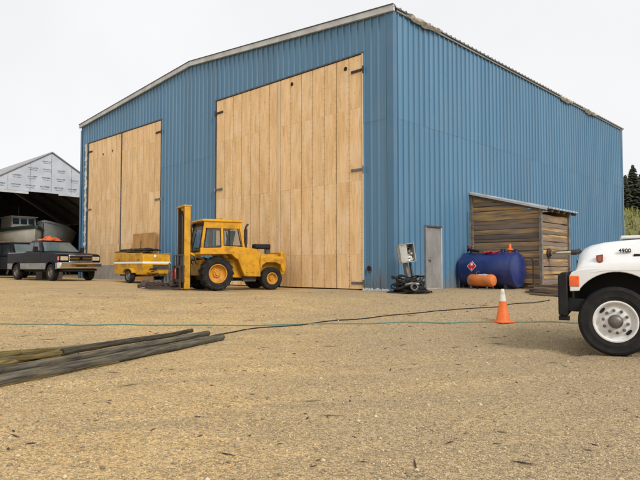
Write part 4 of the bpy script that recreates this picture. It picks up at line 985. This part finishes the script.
# ------------------------------------------------------------ pickup and the dark wagon behind
def glasshouse(root, xb0, xb1, xt0, xt1, zb, zt, yb, yt, paint, glass, splits, roofname='roof'):
    m = MB(); m.hexa([(xb0, -yb, zb), (xb1, -yb, zb), (xb1, yb, zb), (xb0, yb, zb)], [(xt0, -yt, zt), (xt1, -yt, zt), (xt1, yt, zt), (xt0, yt, zt)]); m.build('cabin', paint, root, bevel=.05, seg=3)
    m = MB(); m.box(((xt0 + xt1) / 2, 0, zt + .005), (xt1 - xt0 - .02, yt * 2 - .06, .05)); m.build(roofname, paint, root, bevel=.025)
    def pt(u, v, sg):   # u 0..1 rear->front, v 0..1
        b = (xb0 + (xb1 - xb0) * u); t = (xt0 + (xt1 - xt0) * u); return (b + (t - b) * v, sg * (yb + (yt - yb) * v), zb + (zt - zb) * v)
    for sg in (-1, 1):
        for u0, u1 in splits:
            q = [pt(u0, .1, sg), pt(u1, .1, sg), pt(u1, .88, sg), pt(u0, .88, sg)]
            if sg > 0: q = [q[1], q[0], q[3], q[2]]
            pane(root, q, glass, 'side_window', .05, .008)
    def fp_(y, v): return (xb1 + (xt1 - xb1) * v, y * (yb + (yt - yb) * v), zb + (zt - zb) * v)
    pane(root, [fp_(-.94, .06), fp_(.94, .06), fp_(.92, .9), fp_(-.92, .9)], GLASS, 'windshield', .03, .008)
    def rp_(y, v): return (xb0 + (xt0 - xb0) * v, y * (yb + (yt - yb) * v), zb + (zt - zb) * v)
    pane(root, [rp_(.9, .1), rp_(-.9, .1), rp_(-.88, .86), rp_(.88, .86)], glass, 'rear_window', .05, .008)
p = gpix(52, 281)
PK = heading_root('pickup_truck', p, 1.95, -.90, H2 + R(3), 'black pickup with silver lower body and chrome grille facing the yard', 'pickup')
FX, RX, HW = 1.95, -1.85, .99
def arch_pts(cx, r, z0, zc, n=9):
    return [(cx + r * math.cos(R(a)), zc + r * math.sin(R(a))) for a in np.linspace(180 - 12, 12, n)]
lower = [(-2.95, .58), (RX - .47, .52)] + [(x, z) for x, z in [(RX + .47 * math.cos(R(a)), .40 + .50 * math.sin(R(a))) for a in np.linspace(165, 15, 10)]] + [(RX + .47, .50), (FX - .48, .50)] + [(FX + .48 * math.cos(R(a)), .40 + .51 * math.sin(R(a))) for a in np.linspace(165, 15, 10)] + [(2.5, .55), (2.78, .6)]
upper = [(2.84, .95), (2.84, 1.14), (2.78, 1.21), (2.6, 1.26), (1.8, 1.33), (.95, 1.36), (.9, 1.37), (-.95, 1.37), (-.98, 1.33), (-2.95, 1.33)]
m = MB(); m.extr(lower + upper, -HW, HW); body = m.build('body', NAVY, PK, bevel=.05, seg=3)
lo2 = lower[:1] + lower[1:] ; sil = [(x, z) for x, z in lower] + [(2.5, .84), (-2.95, .84)]
for sg in (-1, 1):
    q = [(-2.9, .60), (RX - .45, .56)] + [(RX + .49 * math.cos(R(a)), .40 + .52 * math.sin(R(a))) for a in np.linspace(160, 20, 8) if .40 + .52 * math.sin(R(a)) < .83] 
    # three silver panels per side: bed tail, door/bed middle, fender nose
    for a, b in ((-2.93, RX - .48), (RX + .48, FX - .49), (FX + .49, 2.6)):
        MB().box(((a + b) / 2, sg * (HW + .002), .69), (b - a, .016, .28)).build('lower_trim', SILV, PK, bevel=.005)
    MB().box((-.97, sg * (HW + .001), 1.0), (.012, .008, .7)).build('panel_gap', BLACK, PK)
    MB().box((.85, sg * (HW + .001), 1.0), (.012, .008, .7)).build('panel_gap', BLACK, PK)
    MB().box((-.55, sg * (HW + .012), 1.2), (.16, .02, .04)).build('door_handle', PLAST, PK)
    for x in (FX, RX): wheel(PK, (x, sg * .88, .395), .395, .25, .215, STEEL, sg, style='car')
    for x in (FX, RX):
        m = MB(); m.extr([(x + .53 * math.cos(R(a)), .40 + .55 * math.sin(R(a))) for a in np.linspace(172, 8, 12)] + [(x + .47 * math.cos(R(a)), .40 + .49 * math.sin(R(a))) for a in np.linspace(8, 172, 12)], sg * .97, sg * 1.02); m.build('arch_lip', NAVY, PK, bevel=.008)
    m = MB(); m.box((.72, sg * 1.15, 1.50), (.1, .22, .26)); m.beam((.75, sg * .95, 1.40), (.72, sg * 1.1, 1.46), .05, .05); m.build('mirror', PLAST, PK, bevel=.03)
    MB().box((2.80, sg * .77, 1.04), (.1, .36, .19)).build('headlight', LAMP, PK, bevel=.02)
    MB().box((2.72, sg * .965, 1.04), (.2, .06, .18)).build('turn_signal', AMBER, PK, bevel=.015)
glasshouse(PK, -.92, 1.05, -.80, .26, 1.36, 1.93, .94, .72, NAVY, TINT, ((.03, .40), (.43, .84)))
m = MB(); m.box((2.85, 0, 1.05), (.06, 1.14, .32)); gr = m.build('grille', CHROME, PK, bevel=.02)
m = MB(); m.box((2.873, -.27, 1.05), (.03, .50, .25)); m.box((2.873, .27, 1.05), (.03, .50, .25)); m.build('grille_insert', BLACK, gr)
m = MB()
for k in range(1): m.box((2.892, 0, 1.05), (.012, 1.06, .03))
m.build('grille_bar', CHROME, gr)
MB().lathe([(0, 2.915), (.05, 2.913), (.08, 2.90), (.085, 2.885)], (0, 0, 1.05), 'x', 20).build('oval_badge', NAVY, gr)
m = MB(); m.extr([(2.6, .56), (2.92, .58), (2.97, .64), (2.97, .80), (2.92, .87), (2.6, .87)], -1.0, 1.0); m.build('bumper', CHROME, PK, bevel=.03, seg=3)
m = MB(); m.box((2.72, 0, .50), (.2, 1.5, .10)); m.box((0, 0, .48), (5.2, 1.5, .12)); m.build('underbody', BLACK, PK)
MB().box((2.977, 0, .70), (.01, .5, .08)).build('bumper_slot', BLACK, PK)
# bed: rails, and a black sheet painted as the shade of its hollow
m = MB(); m.box((-1.95, 0, 1.335), (1.85, 1.62, .012)); m.build('bed_shade_sheet', BLACK, PK)
for sg in (-1, 1): MB().box((-1.95, sg * .9, 1.355), (1.96, .16, .05)).build('bed_rail', SILV if sg < 0 else NAVY, PK, bevel=.012)
MB().box((-2.93, 0, 1.355), (.08, 1.8, .05)).build('tailgate_cap', PLAST, PK)
# dark wagon
q = Vector((-17.9, 35.0, 0)); q.z = ground_z(q.x, q.y)
SV = empty('dark_wagon', q, H2 + R(6), 'dark covered wagon at the left edge parked behind the pickup', 'car'); SV.scale = (1.1, 1.1, 1.12)
body = [(-2.6, .5), (-1.75, .42)] + [(-1.35 + .42 * math.cos(R(a)), .38 + .45 * math.sin(R(a))) for a in np.linspace(165, 15, 8)] + [(.9, .42)] + [(1.45 + .42 * math.cos(R(a)), .38 + .45 * math.sin(R(a))) for a in np.linspace(165, 15, 8)] + [(2.35, .5), (2.4, .9), (2.3, 1.06), (1.2, 1.15), (-2.6, 1.16)]
m = MB(); m.extr(body, -.95, .95); m.build('body', NAVY, SV, bevel=.05, seg=3)
glasshouse(SV, -2.6, 1.25, -2.45, .55, 1.15, 1.84, .92, .75, NAVY, TINT, ((.03, .30), (.33, .60), (.63, .88)))
for sg in (-1, 1):
    for x in (1.45, -1.35): wheel(SV, (x, sg * .84, .36), .36, .23, .2, STEEL, sg, style='car')
    m = MB(); m.beam((-2.2, sg * .62, 1.93), (.2, sg * .62, 1.93), .03, .03)
    for x in (-2.1, -1.0, .1): m.box((x, sg * .62, 1.9), (.05, .03, .06))
    m.build('roof_rack', SILV, SV)
    MB().box((2.38, sg * .72, .82), (.06, .3, .15)).build('headlight', LAMP, SV, bevel=.02)
    m = MB(); m.box((1.0, sg * 1.05, 1.25), (.08, .16, .14)); m.build('mirror', PLAST, SV, bevel=.02)
MB().box((2.42, 0, .55), (.12, 1.8, .18)).build('bumper', PLAST, SV, bevel=.03)
MB().box((2.40, 0, .83), (.04, 1.0, .14)).build('grille', PLAST, SV)

# ------------------------------------------------------------ boat shed
bs = empty('boat_shed', (-19.0, 40.0, .68), BROT, 'open fronted boat shed with a white house wrap gable at the left', 'shed')
# local x along the gable front (V), local y = depth behind (U)
PKX, HWD, DEP = .48, 6.8, 14.0
ZP, SL, ZB = 8.6, .6, 5.78
ze = ZP - SL * HWD
m = MB(); n_ = 0
wrap = [(PKX - (ZP - ZB) / SL, ZB), (PKX + (ZP - ZB) / SL, ZB), (PKX, ZP)]
m.extr([(PKX - HWD, ze - .1), (PKX - HWD, ze), (PKX, ZP), (PKX + HWD, ze), (PKX + HWD, ze - .1), (PKX + (ZP - ZB) / SL * .98, ZB), (PKX - (ZP - ZB) / SL * .98, ZB)], 0, .08); gbl = m.build('gable_wall', WRAP, bs)
rows = [(ZB + .32, .26), (ZB + .95, .24), (ZB + 1.55, .22), (ZB + 2.1, .2)]
for (z, h) in rows:
    half = (ZP - z - .35) / SL; x = PKX - half
    while x < PKX + half - .7:
        w = .62; MB().box((x + w / 2, -.004, z + h * .33), (w, .004, h * .36)).build('printed_line', PRINT, gbl); MB().box((x + w / 2, -.004, z - h * .25), (w * .8, .004, h * .2)).build('printed_line', PRINT, gbl); x += .95
for xx in np.arange(PKX - 4.2, PKX + 4.3, 1.4):
    hh = ZP - abs(xx - PKX) * SL - ZB
    if hh > .3: MB().box((xx, -.006, ZB + hh / 2), (.03, .004, hh - .1)).build('wrap_seam', PRINT, gbl)
for sg in (-1, 1):
    m = MB(); e = (PKX + sg * (HWD + .3), ze - .3 * SL); m.hexa([(PKX, -.1, ZP + .02), (e[0], -.1, e[1] + .02), (e[0], DEP, e[1] + .02), (PKX, DEP, ZP + .02)], [(PKX, -.1, ZP + .09), (e[0], -.1, e[1] + .09), (e[0], DEP, e[1] + .09), (PKX, DEP, ZP + .09)]); m.build('roof', ROOFM, bs)
    m = MB(); m.box((PKX + sg * (HWD - .05), DEP / 2 + .1, ze / 2), (.1, DEP - .2, ze)); m.build('side_wall', SHEDW, bs)
    MB().box((PKX + sg * (HWD - .2), .05, ze / 2), (.25, .25, ze)).build('door_post', SHEDW, bs)
m = MB(); m.extr([(PKX - HWD, 0), (PKX + HWD, 0), (PKX + HWD, ze), (PKX, ZP - .02), (PKX - HWD, ze)], DEP - .1, DEP); m.build('back_wall', SHEDW, bs)
for k in range(5):
    yy = 1.0 + k * 2.7; m = MB(); m.beam((PKX - HWD + .2, yy, ze), (PKX, yy, ZP - .2), .1, .15); m.beam((PKX + HWD - .2, yy, ze), (PKX, yy, ZP - .2), .1, .15); m.build('truss', SHEDW, bs)
MB().box((PKX - 3.2, -.02, ZB - .1), (3.4, .05, .16)).build('fascia_board', PALE, bs)
MB().box((PKX + 2.6, -.02, ZB - .06), (4.2, .05, .1)).build('fascia_board', PALE, bs)
def SW(x, y, z): 
    c, q_ = math.cos(BROT), math.sin(BROT); return Vector((-19 + x * c - y * q_, 40 + x * q_ + y * c, .68 + z))
def boat(name, loc, rz, L_, Bm, H_, mat, label, cabin):
    root = empty(name, loc, rz, label, 'boat'); rings = []; band = []
    root.scale = (.9, .9, .9) if cabin else (1, 1, 1)
    for i in range(13):   # x: stern 0 -> bow L
        u = i / 12; x = L_ * u; b = Bm / 2 * (1 - max(0, (u - .45) / .55) ** 2.2) + .02; sheer = H_ * (1 + .22 * u * u); keel = H_ * .02 + H_ * .55 * max(0, (u - .72) / .28) ** 2
        half = [(0, keel), (b * .35, keel + .12 * H_), (b * .72, keel + .34 * (sheer - keel)), (b * .93, keel + .68 * (sheer - keel)), (b, sheer)]
        rings.append([(x, -y, z) for y, z in reversed(half)] + [(x, y, z) for y, z in half[1:]])
        band.append((x, b, sheer))
    m = MB(); m.loft(rings, caps=False, closed=False); m.f.append(tuple(range(9))); m.build('hull', mat, root, smooth=60)
    m = MB(); m.loft([[(x, -b, z - .03), (x, b, z - .03)] for x, b, z in band], caps=False, closed=False); m.build('deck', HULLG, root)
    for sg in (-1, 1):
        m = MB(); m.tube([(x, sg * (b + .01), z - .12) for x, b, z in band], .15 if cabin else .06, 6); m.build('gunwale', GREEN if cabin else mat, root)
    if cabin:
        x0, x1, w, zb = L_ * .38, L_ * .70, Bm * .28, H_ * 1.05; zt = zb + 1.05
        m = MB(); m.hexa([(x0, -w, zb), (x1, -w, zb), (x1, w, zb), (x0, w, zb)], [(x0 + .1, -w * .92, zt), (x1 - .15, -w * .92, zt), (x1 - .15, w * .92, zt), (x0 + .1, w * .92, zt)]); m.build('wheelhouse', HULL, root, bevel=.04)
        m = MB(); m.box(((x0 + x1) / 2, 0, zt + .03), (x1 - x0 + .3, w * 2.1, .08)); m.build('wheelhouse_roof', PALE, root, bevel=.03)
        for k in (-1, 0, 1):
            y = k * w * .6; f0, f1 = .45, .9
            m = MB(); xa = x1 - .15 * f0; xb = x1 - .15 * f1; h_ = w * .24
            m.hexa([(xa - .01, y - h_, zb + 1.05 * f0), (xa + .012, y - h_, zb + 1.05 * f0), (xa + .012, y + h_, zb + 1.05 * f0), (xa - .01, y + h_, zb + 1.05 * f0)], [(xb - .01, y - h_, zb + 1.05 * f1), (xb + .012, y - h_, zb + 1.05 * f1), (xb + .012, y + h_, zb + 1.05 * f1), (xb - .01, y + h_, zb + 1.05 * f1)]); m.build('window', TINT, root)
        m = MB(); m.cyl(((x0 + x1) / 2, 0, zt), ((x0 + x1) / 2, 0, zt + 1.0), .025, n=6); m.build('mast', STEEL, root)
        m = MB(); m.tube([(L_ * .74, -Bm * .3, H_ * 1.16), (L_ * .74, -Bm * .3, H_ * 1.16 + .5), (L_ * .97, 0, H_ * 1.2 + .55), (L_ * .74, Bm * .3, H_ * 1.16 + .5), (L_ * .74, Bm * .3, H_ * 1.16)], .02, 6); m.build('bow_rail', STEEL, root)
    for x in (L_ * .2, L_ * .55, L_ * .8):
        for sg in (-1, 1):
            m = MB(); m.beam((x, sg * Bm * .42, -loc.z + .68), (x, sg * Bm * .26, H_ * .22), .1, .1); m.build('stand', SHEDW, root)
    return root
boat('fishing_boat', SW(-.2, 8.0, 1.65), BROT - math.pi / 2, 8.0, 3.5, 1.75, HULL, 'cream hulled fishing boat with wheelhouse inside the shed', True)
boat('bare_hull', SW(4.9, 9.6, 1.95), BROT - math.pi / 2 - .5, 8.4, 2.8, 1.75, HULLG, 'pale grey open hull stored to the right inside the shed', False)
# orange buoys on a dark stand behind the pickup
cr_ = gpix(50, 279); cr_ = Vector((-15.0, 32.4, 0)); cr_.z = ground_z(cr_.x, cr_.y)
bo = empty('tarp_bundle', cr_, BROT, 'crumpled orange tarp heaped on a dark crate behind the pickup cab', 'tarp')
MB().box((0, 0, 1.0), (1.1, .9, 2.0)).build('crate', SHEDW, bo, bevel=.02)
m = MB(); nu, nv = 34, 12; vs = []
for i in range(nv + 1):
    for k in range(nu):
        a = 2 * math.pi * k / nu; f = math.cos(math.pi / 2 * i / nv); d = Vector((math.cos(a) * f, math.sin(a) * f, math.sin(math.pi / 2 * i / nv)))
        q_ = 1 + .42 * noise.noise(d * 2.3) + .25 * noise.noise(d * 6.1); vs.append((d.x * .62 * q_, d.y * .5 * q_, 1.99 + max(0, d.z * .30 * q_)))
m.add(vs, [(i * nu + k, i * nu + (k + 1) % nu, (i + 1) * nu + (k + 1) % nu, (i + 1) * nu + k) for i in range(nv) for k in range(nu)]); m.build('tarp', pm('faded_orange_tarp', (.62, .13, .03), (.42, .07, .02), 3, .7), bo, smooth=25)

# ------------------------------------------------------------ poles, hoses, planks
def pole(a, b, r0, r1, mat, label, lift=0.0, wob=.03, sub=10):
    A, B = gpix(*a), gpix(*b); n = sub; m = MB(); D = B - A; Ln = Vector((D.x, D.y)).length; ang = math.atan2(D.y, D.x); sd_ = random.random() * 50; pts = []
    for i in range(n + 1):
        u = i / n; p_ = A + D * u; r = r0 + (r1 - r0) * u
        pts.append((Ln * u, wob * noise.noise(Vector((u * 2, sd_, 0))), ground_z(p_.x, p_.y) + ground_detail(p_.x, p_.y) - A.z + r * .92 + lift))
    rr = [(r0 + (r1 - r0) * i / n) * (1 + .12 * noise.noise(Vector((i * .7, sd_, 3)))) for i in range(n + 1)]
    m.tube(pts, rr, 12); o = m.build('wooden_pole', mat, smooth=50); o.location = A; o.rotation_euler = (0, 0, ang)
    return tag(o, label, 'pole', 'poles lying in a pile')
pole((-60, 400.5), (222.5, 340), .072, .066, POLE, 'thick grey pole on the near side whose end reaches farthest right', sub=14)
pole((-70, 393), (208, 337), .06, .05, POLE, 'dark grey pole lying just behind the longest thick pole', lift=.035, sub=14)
pole((62, 358), (192, 334.5), .055, .04, POLE, 'short grey pole resting at the top of the pile', lift=.04)
pole((-60, 363), (114, 346.5), .05, .04, POLEY, 'pale brown pole at the back of the pile', sub=12)
pole((-60, 383), (64, 353.5), .045, .035, POLEY, 'thin yellowish pole in the middle of the pile', lift=.02)
pole((-50, 374), (50, 357), .04, .03, POLEY, 'slender mossy pole between the thicker ones', lift=.0)
pole((-60, 371), (78, 354), .035, .028, POLE, 'thin dark stick lying among the mossy poles', lift=.03)
pole((-60, 377), (95, 352.5), .04, .03, POLEY, 'crooked yellow brown pole just left of the short top pole', lift=.05, wob=.12)
pole((-40, 367), (40, 352), .03, .025, POLEY, 'shortest thin stick at the back left of the pile', lift=.02, wob=.08)
pole((-40, 396.5), (118, 363.5), .045, .025, POLEY, 'split golden pole at the very front of the pile', lift=-.01)
def ground_line(name, pix, r, mat, label, wig=.02, lift=0, cat='hose'):
    W_ = [gpix(*p_) for p_ in pix]; pts = []
    for a, b in zip(W_, W_[1:]):
        n = max(2, int((b - a).length / .18))
        for i in range(n):
            u = i / n; q_ = a.lerp(b, u); x = q_.x + wig * noise.noise(Vector((q_.x * 1.1, q_.y, 1))); y = q_.y + wig * 2 * noise.noise(Vector((q_.x * .9, 3, q_.y)))
            pts.append((x, y, ground_z(x, y) + ground_detail(x, y) + r * .8 + lift))
    m = MB(); m.tube(pts, r, 7); return tag(m.build(name, mat, smooth=70), label, cat)
ground_line('garden_hose', [(-60, 324), (0, 324), (70, 324.6), (130, 325.5), (200, 326), (250, 325.5), (320, 324.6), (400, 323.2), (470, 322.5), (540, 322.8), (600, 324), (690, 326)], .013, HOSEG, 'thin green hose running straight across the whole yard', .05)
ground_line('power_cable', [(206, 337), (235, 332), (262, 327.5), (300, 325.2), (340, 320.5), (380, 317), (420, 313), (460, 309.5), (500, 306.5), (535, 303), (552, 299)], .013, HOSEK, 'black cable curving from the pole ends up to the board shed', .12, cat='cable')
for k in range(13):
    a = gpix(530 + random.uniform(-6, 8), 290 + random.uniform(-2, 8)); dx = random.uniform(1.4, 2.1); ang = R(-32 + random.uniform(-6, 6)) 
    b = a + Vector((math.cos(ang) * dx, math.sin(ang) * dx, 0)); lay = .05 + .05 * (k // 2)
    o = MB().beam((-dx / 2, 0, 0), (dx / 2, 0, 0), random.uniform(.12, .2), .045).build('scrap_plank', WOODB, bevel=.004)
    c = (a + b) / 2; c.z = ground_z(c.x, c.y) + .03 + .047 * (k // 4) + .004 * (k % 4); o.location = c
    gz0, gz1 = ground_z(a.x, a.y), ground_z(b.x, b.y); o.rotation_euler = (0, -math.atan2(gz1 - gz0, dx), ang)
    tag(o, 'old brown plank in the scrap lumber pile at the foot of the shed', 'plank', 'scrap planks by the shed')
